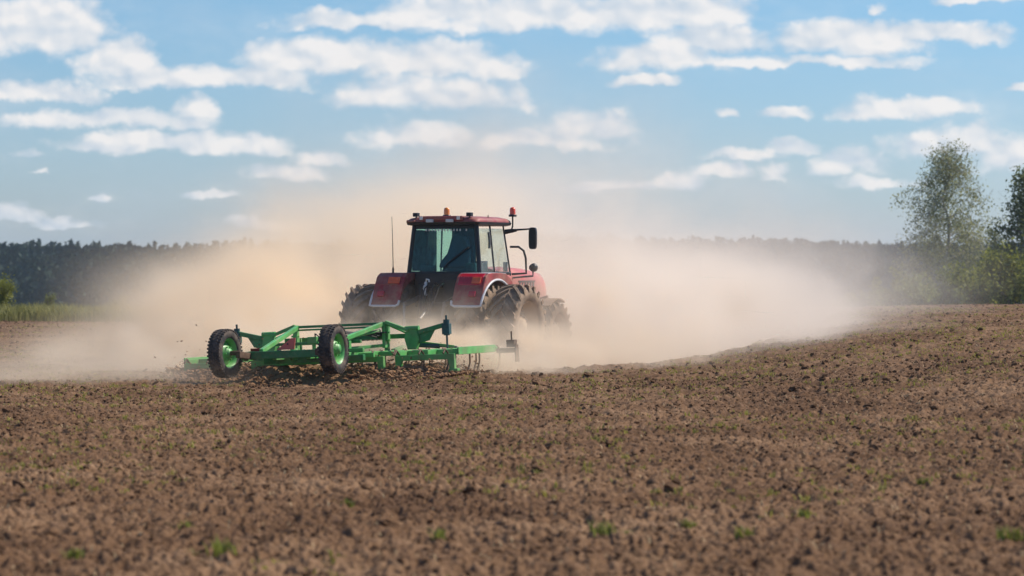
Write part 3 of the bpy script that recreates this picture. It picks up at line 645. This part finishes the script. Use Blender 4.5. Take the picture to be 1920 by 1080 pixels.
# ------------------------------------------------------------------ cultivator
CX, CY, CYAW, CROLL = -3.26, 55.2, R(22), R(-2.7)
def build_cultivator():
    C = empty('cultivator', (CX, CY, 0.0), (0, CROLL, -CYAW))
    tag(C, 'green trailed field cultivator with two raised road wheels, pulled behind the red tractor', 'cultivator')
    G, DG = MT['green'], MT['dgreen']
    # road wheels
    def tyre(rad, w, rim):
        m = MB(); h = w / 2
        m.lathe([(-h * .7, rim), (-h * .95, rim + .03), (-h, rim + (rad - rim) * .5), (-h * .93, rad - .035), (-h * .75, rad - .008), (0, rad), (h * .75, rad - .008), (h * .93, rad - .035), (h, rim + (rad - rim) * .5), (h * .95, rim + .03), (h * .7, rim)], (0, 0, 0), 'x', 48)
        for k in range(40):
            a = 2 * math.pi * k / 40
            for xx in (-.36, .36, -.82, .82):
                rr_ = rad - (.004 if abs(xx) < .5 else .014); m.box((xx * h, rr_ * math.cos(a + xx * .1), rr_ * math.sin(a + xx * .1)), (h * .34, .026, .036), Matrix.Rotation(a, 3, 'X'))
        return m
    def rim(r, w):
        m = MB(); h = w / 2
        m.lathe([(-h * .9, r + .02), (-h * .8, r), (-h * .55, r - .03), (.0, r - .045), (.01, r * .58), (.06, r * .52), (.075, .09), (.12, .085), (.13, 0.001)], (0, 0, 0), 'x', 36)
        m.lathe([(h * .9, r + .02), (h * .8, r), (h * .5, r - .03), (.0, r - .045)], (0, 0, 0), 'x', 36)
        for k in range(6):
            a = 2 * math.pi * k / 6; m.tube([(.05, .125 * math.cos(a), .125 * math.sin(a)), (.10, .125 * math.cos(a), .125 * math.sin(a))], .014, 6)
        return m
    for u in (-1.11, 1.11):
        e = empty('road_wheel', (u, -2.65, .45), (0, 0, R(3) if u > 0 else R(-2)), C)
        tyre(.445, .26, .27).build('tyre', MT['rubber2'], e); rim(.27, .24).build('rim', G, e)
        s = -1 if u > 0 else 1
        MB().tube([(u - .05, -2.65, .45), (u - .28 if u > 0 else u + .30, -2.65, .45)], .045, 10).beam((u + s * .30, -2.72, .42), (u + s * .30, -2.05, .36), .09, .12).build('wheel_arm', MT['rust'], C, .008)
    # rear carriage beam and lower tine beam
    MB().beam((-1.05, -2.2, .385), (1.05, -2.2, .385), .15, .145).build('rear_beam', DG, C, .012)
    m = MB().beam((-.75, -1.75, .265), (1.3, -1.75, .265), .11, .11)
    for u in (-.50, -.18, .16, .46): m.prism([(-1.86, .31), (-1.78, .31), (-1.70, .20), (-1.74, .20)], u, u + .03).box((u + .1, -1.82, .29), (.12, .04, .06))
    m.build('tine_beam', DG, C, .008)
    # sloping A arms up to the towers and the double cross beam
    for sx in (-1, 1):
        MB().beam((sx * .59, -2.2, .46), (sx * .90, -.05, .86), .075, .085).build('sloping_arm', G, C, .01)
        m = MB().box((sx * .93, .0, .66), (.06, .12, .50)).box((sx * .99, .04, .72), (.04, .10, .38)).box((sx * .93, .10, .50), (.10, .05, .30))
        for zz in (.56, .70, .84): m.tube([(sx * .88, 0, zz), (sx * 1.04, 0, zz)], .02, 8)
        m.build('tower', G, C, .008)
        MB().beam((sx * .96, .0, .90), (sx * 1.46, -.05, .72), .07, .06).tube([(sx * 1.0, .05, .84), (sx * 1.42, .0, .66)], .02, 8).build('tower_brace', G, C, .006)
        MB().beam((sx * .93, .05, .46), (sx * .38, -1.25, .42), .05, .06).beam((sx * 1.38, .12, .52), (sx * 2.3, .15, .38), .05, .05).box((sx * .58, -.9, .44), (.08, .08, .22)).build('frame_strut', G, C, .006)
        if sx > 0: MB().tube([(.62, -1.7, .40), (.72, -.9, .66), (.88, -.1, .74)], .028, 8).build('frame_strut', G, C)
        # hinge and the wing arm with its depth screw
        m = MB().prismy([(sx * 1.42, .36), (sx * 1.60, .36), (sx * 1.66, .56), (sx * 1.60, .80), (sx * 1.44, .80), (sx * 1.36, .58)], -.06, .06).tube([(sx * 1.38, -.02, .76), (sx * 1.66, -.02, .76)], .05, 10)
        m.build('wing_hinge', G, C, .008)
        MB().beam((sx * 1.55, .0, .66), (sx * 2.18, .0, .80), .08, .085).prismy([(sx * 1.60, .64), (sx * 2.0, .74), (sx * 1.86, .52), (sx * 1.60, .46)], -.015, .015).build('wing_arm', DG, C, .008)
        MB().tube([(sx * 2.22, 0, .90), (sx * 2.22, 0, .60)], .06, 12).box((sx * 2.22, 0, .72), (.15, .12, .20)).tube([(sx * 2.22, 0, .98), (sx * 2.22, 0, .34)], .022, 8).build('depth_screw', MT['bluegreen'], C, .006)
        # hydraulic folding cylinder
        MB().tube([(sx * 1.35, .10, .46), (sx * 2.0, .14, .40)], .045, 12).tube([(sx * 2.0, .14, .40), (sx * 2.35, .16, .37)], .022, 10).build('hydraulic_cylinder', MT['bluegreen'], C)
    MB().beam((-.94, .0, .875), (.94, .0, .875), .08, .05).beam((-.94, -.06, .815), (.94, -.06, .815), .06, .035).build('cross_beam', DG, C, .006)
    MB().beam((-1.3, .25, .62), (1.3, .25, .62), .10, .09).beam((-.9, -1.0, .56), (.9, -1.0, .56), .07, .06).build('inner_cross_beam', DG, C, .008)
    # longitudinal rails of the centre frame
    m = MB()
    for u in (-.95, -.35, .35, .95): m.beam((u, -2.15, .33), (u, 1.1, .30), .08, .09)
    for w in (-1.3, -.4, .5, 1.1): m.beam((-1.3, w, .30), (1.3, w, .30), .085, .085)
    m.box((.72, -1.2, .46), (.10, .10, .24)).box((.95, -1.55, .40), (.5, .08, .08)); m.build('centre_frame', G, C, .008)
    # three levelling boards with end legs
    for a, b in ((-1.38, 1.38), (-2.82, -1.62), (1.62, 2.82)):
        m = MB().beam((a, -1.05, .215), (b, -1.05, .215), .10, .105)
        for u, s in ((a, 1), (b, -1)):
            m.prismy([(u, .17), (u + s * .13, .17), (u + s * .10, -.02), (u, -.02)], -1.10, -1.0); m.box((u + s * .03, -1.05, -.035), (.18, .12, .05))
        m.build('levelling_board', G, C, .008)
        # wing frames
    for sx in (-1, 1):
        m = MB()
        for u in (1.62, 2.22, 2.80): m.beam((sx * u, -1.0, .30), (sx * u, .95, .30), .07, .10)
        for w in (-.55, .2, .92): m.beam((sx * 1.55, w, .30), (sx * 2.85, w, .30), .08, .085)
        m.box((sx * 2.86, -.1, .31), (.03, 1.8, .14)); m.build('wing_frame', G, C, .008)
        MB().beam((sx * 2.85, .92, .26), (sx * 3.25, .92, .26), .07, .09).build('wing_end_bar', MT['rust'], C, .006)
        MB().prism([(.84, .04), (1.02, .04), (1.0, .36), (.86, .38)], *sorted((sx * 3.24, sx * 3.265))).build('end_plate', MT['rust'], C, .006)
        MB().box((sx * 3.16, .92, .39), (.16, .16, .14)).tube([(sx * 3.16, .92, .46), (sx * 3.16, .92, .62)], .016, 8).build('depth_stop', MT['rust'], C, .008)
    # tines
    tm_ = MB().tube([(0, 0, .26), (0, .10, .34), (0, .22, .26), (0, .22, .06), (0, .08, -.12), (0, -.10, -.22)], .018, 6).box((0, -.10, -.22), (.12, .05, .10))
    me = tm_.build('tine', MT['rust']); tmesh = me.data; bpy.data.objects.remove(me)
    for w in (-1.3, -.55, .2, .92):
        for k in range(12):
            u = -2.7 + .49 * k + (.12 if w in (-.55, .92) else 0)
            o = bpy.data.objects.new('tine', tmesh); COL.objects.link(o); o.parent = C; o.location = (u, w, .02)
    # drawbar to the tractor hitch
    MB().beam((-.6, 1.1, .32), (-.10, 3.85, .46), .09, .11).beam((.6, 1.1, .32), (-.10, 3.85, .46), .09, .11).box((-.1, 3.95, .46), (.12, .30, .10)).build('drawbar', DG, C, .01)
    # triangle, reflector, hydraulics
    t = MB().prismy([(-.30, .47), (.07, .47), (.10, .68), (.02, .68)], -2.15, -2.135).build('warning_triangle', MT['signred'], C)
    MB().tube([(-.06, -2.165, .575), (-.06, -2.13, .575)], .016, 10).build('triangle_bolt', MT['frame'], t)
    MB().box((-.72, -2.17, .49), (.20, .03, .055)).build('reflector', MT['reflect'], C, .005)
    MB().box((.20, -1.6, .62), (.19, .14, .13)).box((.40, -1.5, .56), (.08, .12, .10)).box((.22, -1.62, .42), (.06, .06, .30)).build('valve_block', G, C, .01)
    m = MB()
    for k in range(5):
        x0 = .25 + .06 * k; m.tube([(x0, -1.5, .66), (x0 + .1, -1.0, .80 - .03 * k), (x0 + .30, -.4, .72), (x0 + .5, .0, .62 + .02 * k), (.3 - .1 * k, 1.2, .56), (-.05, 3.6, .62)], .013, 6)
    m.tube([(.25, -1.62, .66), (.28, -1.68, .74), (.33, -1.66, .70), (.36, -1.6, .60)], .014, 6); m.build('hydraulic_hoses', MT['hose'], C)
    MB().beam((.30, -1.55, .66), (.72, -1.9, .44), .035, .035).build('support_strut', G, C)
    return C
build_cultivator()

# ------------------------------------------------------------------ soil thrown up by the tines
THROWN = soil_mat('thrown_soil', [(.2, (.08, .038, .019)), (.42, (.19, .10, .052)), (.6, (.30, .175, .096)), (.8, (.42, .27, .16))], bump=.8)
def imp_to_world(u, w):
    return CX + u * math.cos(CYAW) + w * math.sin(CYAW), CY - u * math.sin(CYAW) + w * math.cos(CYAW)
def build_thrown():
    nu, nw = 320, 70
    U, W = np.meshgrid(np.linspace(-3.25, 3.1, nu), np.linspace(-2.0, 1.4, nw))
    X = CX + U * math.cos(CYAW) + W * math.sin(CYAW); Y = CY - U * math.sin(CYAW) + W * math.cos(CYAW)
    hgt = (.13 + .12 * sstep(-3.0, -1.2, U)) * sstep(-2.0, -.9, W) * (1 - sstep(.6, 1.4, W)) * sstep(-3.25, -2.75, U) * (1 - sstep(1.9, 2.8, U))
    lump = fbm(X * 2.2, Y * 2.2, 4, 301); fine = np.abs(fbm(X * 7, Y * 7, 3, 311) - .5)
    Z = ground_h(X, Y) - .03 + hgt * (.35 + 1.5 * lump) - .12 * fine * (hgt > .01) - .06 * (hgt < .04)
    v = np.stack([X, Y, Z], -1).reshape(-1, 3); i = np.arange(nw - 1)[:, None] * nu; j = np.arange(nu - 1)[None]
    f = np.stack([i + j, i + j + 1, i + nu + j + 1, i + nu + j], -1).reshape(-1, 4)
    r = np.random.default_rng(77); n = 5200
    u = r.uniform(-3.2, 3.0, n); w = r.normal(-.7, .75, n); x = CX + u * math.cos(CYAW) + w * math.sin(CYAW); y = CY - u * math.sin(CYAW) + w * math.cos(CYAW)
    hz = (.13 + .12 * sstep(-3.0, -1.2, u)) * sstep(-2.0, -.9, w) * (1 - sstep(.6, 1.4, w)) * (1 - sstep(1.9, 2.8, u)); fly = r.random(n) < .30
    z = ground_h(x, y) + hz * 1.05 + np.where(fly, r.exponential(.10, n), 0) + .01 * u
    s = np.where(fly, r.uniform(.006, .022, n), .012 + .055 * r.random(n) ** 3)
    cv, cf = clod_cloud(np.stack([x, y, z], -1), s, 1, 5)
    quads = f; tri = cf + len(v)
    me = bpy.data.meshes.new('thrown_soil'); me.from_pydata(np.vstack([v, cv]).tolist(), [], quads.tolist() + tri.tolist()); me.materials.append(THROWN)
    me.polygons.foreach_set('use_smooth', [True] * len(quads) + [False] * len(tri)); me.update()
    o = bpy.data.objects.new('loose_soil', me); COL.objects.link(o)
    tag(o, 'heaped loose brown soil thrown up under the green cultivator', 'soil', kind='stuff')
build_thrown()

# ------------------------------------------------------------------ vegetation
def cards(pts, size, seed, flat=0.0, aspect=1.0):
    """leaf-sized quads, randomly turned"""
    r = np.random.default_rng(seed); n = len(pts)
    a = r.normal(size=(n, 3)); a[:, 2] *= (1 - flat); a /= np.linalg.norm(a, axis=1)[:, None]
    b = r.normal(size=(n, 3)); b -= a * (a * b).sum(1)[:, None]; b /= np.linalg.norm(b, axis=1)[:, None]
    s = size * r.uniform(.55, 1.35, n); s = s[:, None]
    v = np.stack([pts - a * s, pts + b * s * .5 * aspect, pts + a * s, pts - b * s * .5 * aspect], 1).reshape(-1, 3)
    f = np.arange(n * 4).reshape(-1, 4); return v, f
BARK = paint('grey_bark', (.16, .13, .11), .9, .5, 5, bump=.6)
BIRCHBARK = paint('pale_birch_bark', (.38, .35, .32), .85, .55, 6, bump=.4)
L_BIRCH = leaf_mat('birch_leaf', (.16, .17, .075), (.37, .37, .18), .9, .55)
L_DARK = leaf_mat('dark_tree_leaf', (.07, .09, .032), (.20, .22, .085), .9, .5)
L_BUSH = leaf_mat('bush_leaf', (.085, .11, .03), (.23, .26, .075), .9, .45)
L_YELL = leaf_mat('yellow_green_bush_leaf', (.10, .12, .022), (.28, .29, .055), 1.2, .45)  # leaves yellow-green by their own colour
L_PINE = leaf_mat('pine_needles', (.010, .028, .022), (.032, .060, .036), .08, .12)
L_GRASS = leaf_mat('verge_grass_blade', (.10, .12, .03), (.30, .29, .10), .5, .4)

def tree(name, label, cat, x, y, height, width, leafmat, barkmat, seed, n_leaf, leaf, base_frac=.12, shape='birch', group=None, zoff=0.0):
    T = empty(name, (x, y, gh(x, y) + zoff)); tag(T, label, cat, group)
    r = np.random.default_rng(seed); m = MB()
    tr = [(r.normal(0, .004) * height * k, r.normal(0, .004) * height * k, height * t) for k, t in enumerate(np.linspace(0, .96, 9))]
    tr0 = .016 * height
    m.tube(tr, [max(.012, tr0 * (1 - .93 * t)) for t in np.linspace(0, 1, 9)], 9)
    pts = []
    nb = 64 if shape == 'birch' else 46
    for i in range(nb):
        t = base_frac + (.97 - base_frac) * (i + r.random()) / nb
        k = t / .96 * 8; k0 = min(7, int(k)); p0 = np.array(tr[k0]) * (1 - (k - k0)) + np.array(tr[min(8, k0 + 1)]) * (k - k0)
        if shape == 'birch': prof = float(np.interp(t, [0, .15, .35, .55, .75, .9, 1], [.9, 1.0, 1.0, .90, .68, .42, .2]))
        else: prof = (1 - t) ** .7 * 1.15 if t > .25 else .75 + t
        ln = width / 2 * max(.12, prof) * (r.uniform(.80, 1.12) if shape == 'birch' else r.uniform(.6, 1.12)); a = i * 2.39996 + r.uniform(-.5, .5); up = r.uniform(.35, .95)
        d = np.array([math.cos(a), math.sin(a), up]); d /= np.linalg.norm(d)
        q = [p0]; L_ = ln * 1.15; bz = 0
        for j in range(1, 6):
            s_ = j / 5; dd = d.copy(); dd[2] -= 1.15 * s_ * s_ if shape == 'birch' else .4 * s_ * s_
            q.append(q[-1] + dd * L_ / 5 + r.normal(0, .03, 3) * ln)
        m.tube([tuple(v) for v in q], [max(.006, tr0 * .28 * (1 - t * .6) * (1 - .85 * s_)) for s_ in np.linspace(0, 1, 6)], 5)
        q = np.array(q); cl = r.uniform(.7, 1.0) if shape == 'birch' else r.uniform(.35, 1.0)
        nl = int(n_leaf / nb * (.45 + 1.1 * max(.15, prof)) * cl * 1.3)
        if shape != 'birch' and r.random() < .12: nl //= 4
        for c_ in range(max(1, nl // 26)):
            s_ = r.uniform(.25, 1.0) * 5; s0 = min(4, int(s_)); c0 = q[s0] * (1 - s_ + s0) + q[s0 + 1] * (s_ - s0)
            n_ = 26; sp = .055 * width * r.uniform(.5, 1.3) + .10
            g_ = np.clip(r.normal(0, 1, (n_, 3)), -1.7, 1.7) * np.array([sp, sp, sp * .9]) + c0
            if shape == 'birch': g_[:, 2] -= np.minimum(r.exponential(.03 * height * .5, n_), .6)
            pts.append(g_)
            if r.random() < .8: m.tube([tuple(c0), tuple(c0 + r.normal(0, sp, 3)), tuple(c0 + np.array([0, 0, -sp * 2]) + r.normal(0, sp, 3))], [.012, .008, .004], 4)
    m.build('trunk', barkmat, T)
    pts = np.vstack(pts); pts[:, 2] = np.maximum(pts[:, 2], .1)
    v, f = cards(pts, leaf, seed + 3); np_mesh('crown', v, f, leafmat, smooth=False, parent=T)
    return T
def bush(label, x, y, h, w, leafmat, seed, n_leaf=2600, leaf=.11, group=None, name='bush', zoff=0.0):
    B = empty(name, (x, y, gh(x, y) + zoff)); tag(B, label, 'bush', group); r = np.random.default_rng(seed); m = MB(); pts = []
    ns = 16
    for i in range(ns):
        a = r.uniform(0, 2 * math.pi); rad = w / 2 * r.random() ** .6; top = np.array([rad * math.cos(a), rad * math.sin(a), h * (1 - .45 * (rad / (w / 2)) ** 2) * r.uniform(.7, 1.0)])
        mid = top * np.array([.45, .45, .5]) + r.normal(0, .05 * w, 3) * np.array([1, 1, .3])
        m.tube([(top[0] * .1, top[1] * .1, -.05), tuple(mid), tuple(top)], [.03, .02, .006], 5)
        for k in range(7):
            t = r.uniform(.25, 1.02); c = (mid * (1 - t) * 2 * t + top * t * t) if t < 1 else top; n_ = int(n_leaf / ns / 7); sp = .085 * (w + h) * r.uniform(.5, 1.1)
            pts.append(r.normal(0, 1, (n_, 3)) * sp * np.array([.6, .6, .5]) + c)
    m.build('stems', BARK, B); pts = np.vstack(pts); pts[:, 2] = np.abs(pts[:, 2]) + .03
    v, f = cards(pts, leaf, seed + 9); np_mesh('foliage', v, f, leafmat, smooth=False, parent=B); return B
def X_at(px, Y): return (px - 960) / FPX * Y

tree('birch_tree', 'tall slender birch tree with thin grey-green crown at the right field edge', 'tree', X_at(1776, 200), 200, 13.2, 7.9, L_BIRCH, BIRCHBARK, 5, 14000, .092, base_frac=.04)
tree('leafy_tree', 'dark leafy tree cut off by the right edge of the picture', 'tree', X_at(1925, 170), 170, 8.9, 5.0, L_DARK, BARK, 9, 8500, .11, shape='cone')
tree('young_tree', 'small dark young tree between the tall birch and the leafy tree', 'tree', X_at(1862, 190), 190, 6.8, 2.6, L_DARK, BARK, 19, 2600, .10, shape='cone')
BG = 'bushes behind the right field crest'
for px, Y, h, w, mt, lab in (
    (1905, 140, 3.4, 4.2, L_YELL, 'yellow-green bush under the dark leafy tree at the right edge'),
    (1838, 150, 3.0, 3.6, L_YELL, 'bright yellow-green bush right of the birch trunk'),
    (1770, 165, 3.0, 4.2, L_BUSH, 'wide olive bush around the foot of the birch'),
    (1700, 170, 3.3, 3.8, L_BUSH, 'olive bush just left of the birch trunk'),
    (1640, 185, 2.9, 3.6, L_BUSH, 'pale bush second to the left of the birch, half lost in dust'),
    (1580, 205, 3.2, 4.2, L_BUSH, 'hazy bush at the right end of the dust cloud'),
    (1500, 225, 3.4, 4.6, L_BUSH, 'dust-veiled bush left of the hazy bush at the cloud end'),
    (1410, 235, 3.4, 4.8, L_BUSH, 'faint bush deep in the dust cloud right of the tractor')):
    bush(lab, X_at(px, Y), Y, h, w, mt, int(px), 3800, .12, BG, zoff=0)
bush('yellow-green bush at the left edge of the picture by the verge grass', X_at(-8, 122), 122, 2.0, 2.1, L_YELL, 3, 4200, .06)
bush('small olive shrub standing in the verge grass near the left bush', X_at(92, 126), 126, 1.15, .7, L_BUSH, 4, 900, .05, name='shrub')
bush('small dusty shrub in the verge grass, half veiled by dust', X_at(225, 128), 128, 1.2, 1.1, L_BUSH, 6, 1100, .05, name='shrub')

def build_verge():
    r = np.random.default_rng(5); n = 17000
    x = r.uniform(-50, 30, n); y = r.uniform(105.5, 126, n); keep = x < 3; x, y = x[keep], y[keep]
    h = .35 + .55 * fbm(x * .5, y * .5, 3, 71); z = ground_h(x, y)
    v, f = blades(x, y, z, 7, h, .10, 13, .014)
    o = np_mesh('verge_grass', v, f, L_GRASS, smooth=False); tag(o, 'tall dry yellow-green grass along the far edge of the field', 'grass', kind='stuff')
build_verge()
def build_forest():
    r = np.random.default_rng(21); P = []; Tk = MB()
    for row, (Y0, n, dz) in enumerate(((752, 520, -.5), (728, 540, -.2), (700, 560, 0), (668, 540, -2.2), (640, 500, -5.0), (612, 420, -8.5))):
        for i in range(n):
            Y = Y0 + r.uniform(-12, 12); x = ((i + r.random()) / n * 2 - 1) * .40 * Y; px = 960 + x / Y * FPX
            top = 6.0 + 2.0 * float(sstep(560, 900, np.array([px])))       # tree line above the lens level
            top += -1.7 * max(0, (px - 1050) / 650) * (px < 2000) - 2.3 * (px >= 2000) + .45 * math.sin(px * .013 + row) + r.normal(0, .5) + (r.random() < .12) * .9
            g0 = gh(x, Y); H = max(5.5, 2 + (top * .86 + dz) * Y / 700 - g0); spruce = r.random() < .6
            W = r.uniform(3.6, 5.6) * (1.0 if spruce else 1.25); k = 200; t = r.random(k) ** (.8 if spruce else .65)
            rad = W / 2 * ((1 - t) ** .75 * 1.15 + .05) if spruce else W / 2 * np.sqrt(np.maximum(.03, 1 - ((t - .5) / .52) ** 2))
            lump = .78 + .3 * np.sin(t * 17 + i); a = r.uniform(0, 2 * np.pi, k); rr_ = rad * np.sqrt(r.random(k)) * lump
            P.append(np.stack([x + rr_ * np.cos(a), Y + rr_ * np.sin(a), g0 + H * (.06 + .94 * t)], -1))
            if row == 5: Tk.tube([(x, Y, g0 - .3), (x, Y, g0 + H * .8)], [.22, .05], 5, False)
    v, f = cards(np.vstack(P), .72, 33)
    o = np_mesh('forest', v, f, L_PINE, smooth=False); tag(o, 'dark pine forest along the far horizon behind the field', 'forest', kind='stuff')
    Tk.build('tree_trunks', BARK, o)
build_forest()

# ------------------------------------------------------------------ dust cloud: a baked density grid
def dust_volume(name, lo, hi, res, blobs, label, albedo, nscale, thr, gain, aniso=.25, floor_fade=True, warp=1.2):
    m, nt = new_mat(name + '_air'); L = nt.links.new
    pv = NN(nt, 'ShaderNodeVolumePrincipled'); o_ = NN(nt, 'ShaderNodeOutputMaterial'); L(pv.outputs[0], o_.inputs['Volume'])
    pv.inputs['Color'].default_value = (*albedo, 1); pv.inputs['Density'].default_value = 1.0; pv.inputs['Anisotropy'].default_value = aniso
    pv.inputs['Density Attribute'].default_value = 'density'
    m.cycles.volume_sampling = 'MULTIPLE_IMPORTANCE'
    vol = bpy.data.volumes.new(name); vol.materials.append(m); ob = bpy.data.objects.new(name, vol); COL.objects.link(ob)
    g = bpy.data.node_groups.new(name + '_field', 'GeometryNodeTree')
    g.interface.new_socket('Geometry', in_out='INPUT', socket_type='NodeSocketGeometry'); g.interface.new_socket('Geometry', in_out='OUTPUT', socket_type='NodeSocketGeometry')
    K = lambda t, **k: NN(g, t, **k); Lg = g.links.new
    def st(n, i, v):
        if isinstance(v, bpy.types.NodeSocket): Lg(v, n.inputs[i])
        elif v is not None: n.inputs[i].default_value = v
    def M(op, a, b=None, c=None, clamp=False):
        n = K('ShaderNodeMath', operation=op, use_clamp=clamp); st(n, 0, a); st(n, 1, b); st(n, 2, c); return n.outputs[0]
    def V(op, a, b=None, out=0):
        n = K('ShaderNodeVectorMath', operation=op); st(n, 0, a); st(n, 1, b); return n.outputs[out]
    def noise(vec, sc, det, ro=.55):
        n = K('ShaderNodeTexNoise'); st(n, 'Vector', vec); n.inputs['Scale'].default_value = sc; n.inputs['Detail'].default_value = det; n.inputs['Roughness'].default_value = ro; return n
    pos = K('GeometryNodeInputPosition').outputs[0]
    w1 = V('SUBTRACT', noise(pos, nscale * .55, 3).outputs['Color'], (.5, .5, .5))
    pw = V('ADD', pos, V('MULTIPLY', w1, (warp, warp, warp * .8)))
    acc = None
    for cx_, cy_, cz_, rx, ry, rz, A in blobs:
        q = V('MULTIPLY', V('SUBTRACT', pw, (cx_, cy_, cz_)), (1 / rx, 1 / ry, 1 / rz))
        e = M('MULTIPLY', M('EXPONENT', M('MULTIPLY', V('DOT_PRODUCT', q, q, out=1), -1.0)), A)
        acc = e if acc is None else M('ADD', acc, e)
    nz = noise(V('MULTIPLY', pos, (1, .8, 1.25)), nscale, 5, .6).outputs[0]
    mod = M('MULTIPLY', M('SUBTRACT', nz, thr), gain); mod = M('MINIMUM', M('MAXIMUM', mod, .03), 2.2)
    den = M('MULTIPLY', acc, mod); den = M('SUBTRACT', den, .004); den = M('MAXIMUM', den, 0.0)
    # nothing in the outer skin of the box
    sp = K('ShaderNodeSeparateXYZ'); Lg(pos, sp.inputs[0])
    for i in range(3):
        for e0, sg in ((lo[i], 1), (hi[i], -1)):
            if i == 2 and sg == 1: continue
            wd = (hi[i] - lo[i]) * .10
            den = M('MULTIPLY', den, M('MULTIPLY', M('SUBTRACT', sp.outputs[i], e0), sg / wd, clamp=True))
    vc = K('GeometryNodeVolumeCube'); st(vc, 'Density', den); vc.inputs['Min'].default_value = lo; vc.inputs['Max'].default_value = hi
    for nm, rr_ in zip(('Resolution X', 'Resolution Y', 'Resolution Z'), res): vc.inputs[nm].default_value = rr_
    sm = K('GeometryNodeSetMaterial'); sm.inputs['Material'].default_value = m; go = K('NodeGroupOutput')
    Lg(vc.outputs[0], sm.inputs['Geometry']); Lg(sm.outputs[0], go.inputs[0])
    md = ob.modifiers.new('density', 'NODES'); md.node_group = g
    tag(ob, label, 'dust', kind='stuff'); return ob
ALB = (.99, .92, .835)
dust_volume('dust_cloud', (-9, 57, -.6), (16, 112, 9.5), (150, 150, 66), [
    # x, y, z, rx, ry, rz, density
    (.5, 66, .2, 4.6, 4.5, 1.1, .9),
    (.3, 76, 2.0, 4.2, 7.0, 1.9, .30),
    (3.0, 70, .4, 3.3, 5.0, 1.1, 1.1),
    (5.8, 77, .75, 2.6, 6.0, .95, .52),
    (7.6, 86, .7, 1.9, 6.0, .8, .18),
    (-1.0, 88, 4.4, 6.5, 14, 3.2, .05),
    (3.0, 86, 2.0, 8, 13, 1.9, .04), (6.0, 92, 1.5, 6.5, 9, 1.4, .11),
    (3.2, 66, 1.5, .9, .9, .7, .9), (4.9, 70, 1.5, 1.0, 1.0, .6, .8), (1.9, 68, 2.1, .9, 1.2, .8, .7), (6.6, 73, 1.2, 1.0, 1.2, .5, .45),
], 'pale beige dust cloud billowing over the field right of the tractor', ALB, .34, .42, 6.5, warp=3.0)
dust_volume('dust_plume', (-15, 48, -.6), (2, 88, 6.5), (120, 150, 60), [
    (-8.3, 53.5, -.1, 2.1, 2.6, .42, .75),
    (-3.5, 65, .2, 3.4, 4.0, 1.1, .95),
    (-5.2, 67, .5, 2.7, 5.0, 1.5, .75),
    (-9.0, 67, -.3, 3.2, 6.0, .6, .30),
    (-3.6, 73, 1.9, 3.2, 6.0, 1.6, .42),
    (-5.4, 63.5, 1.5, .9, .9, .7, 1.0), (-3.9, 65, 2.4, 1.0, 1.0, .8, .8), (-7.0, 63, .8, .9, 1.0, .5, .9), (-8.4, 62, .2, 1.3, 1.2, .4, .8), (-2.4, 68, 3.0, 1.1, 1.2, .8, .25),
], 'warm orange-beige dust plume rising over the field left of the tractor', (.995, .88, .715), .36, .41, 6.0, warp=2.6)
dust_volume('ground_dust', (-9.5, 52.5, -.5), (5.5, 66, 2.8), (170, 152, 70), [
    (-3.5, 58.2, .08, 4.0, 1.2, .58, 3.4),
    (-1.2, 57.9, .08, 2.6, 1.3, .62, 3.4),
    (1.8, 62.0, .0, 2.2, 1.6, .55, 1.2),
    (.1, 54.4, .05, 1.0, .8, .38, 3.0),
    (-5.5, 61.0, .2, 2.0, 2.5, .9, .7),
    (1.7, 62.4, 1.3, 1.0, 1.1, .75, 1.0),
], 'dense low dust swirling round the tractor wheels', (.99, .885, .74), 1.2, .40, 4.5, warp=1.0)

# ------------------------------------------------------------------ the air between: a thin even haze
def build_haze():
    m, nt = new_mat('air'); pv = NN(nt, 'ShaderNodeVolumePrincipled'); o_ = NN(nt, 'ShaderNodeOutputMaterial'); nt.links.new(pv.outputs[0], o_.inputs['Volume'])
    pv.inputs['Color'].default_value = (.66, .82, .99, 1); pv.inputs['Density'].default_value = .00017; pv.inputs['Anisotropy'].default_value = .3
    b = MB().box((0, 0, 0), (5600, 5600, 46)); o = b.build('haze', m, None, 0, (0, 0, 5.0)); tag(o, 'thin bluish haze in the air over the field', 'haze', kind='stuff')
build_haze()
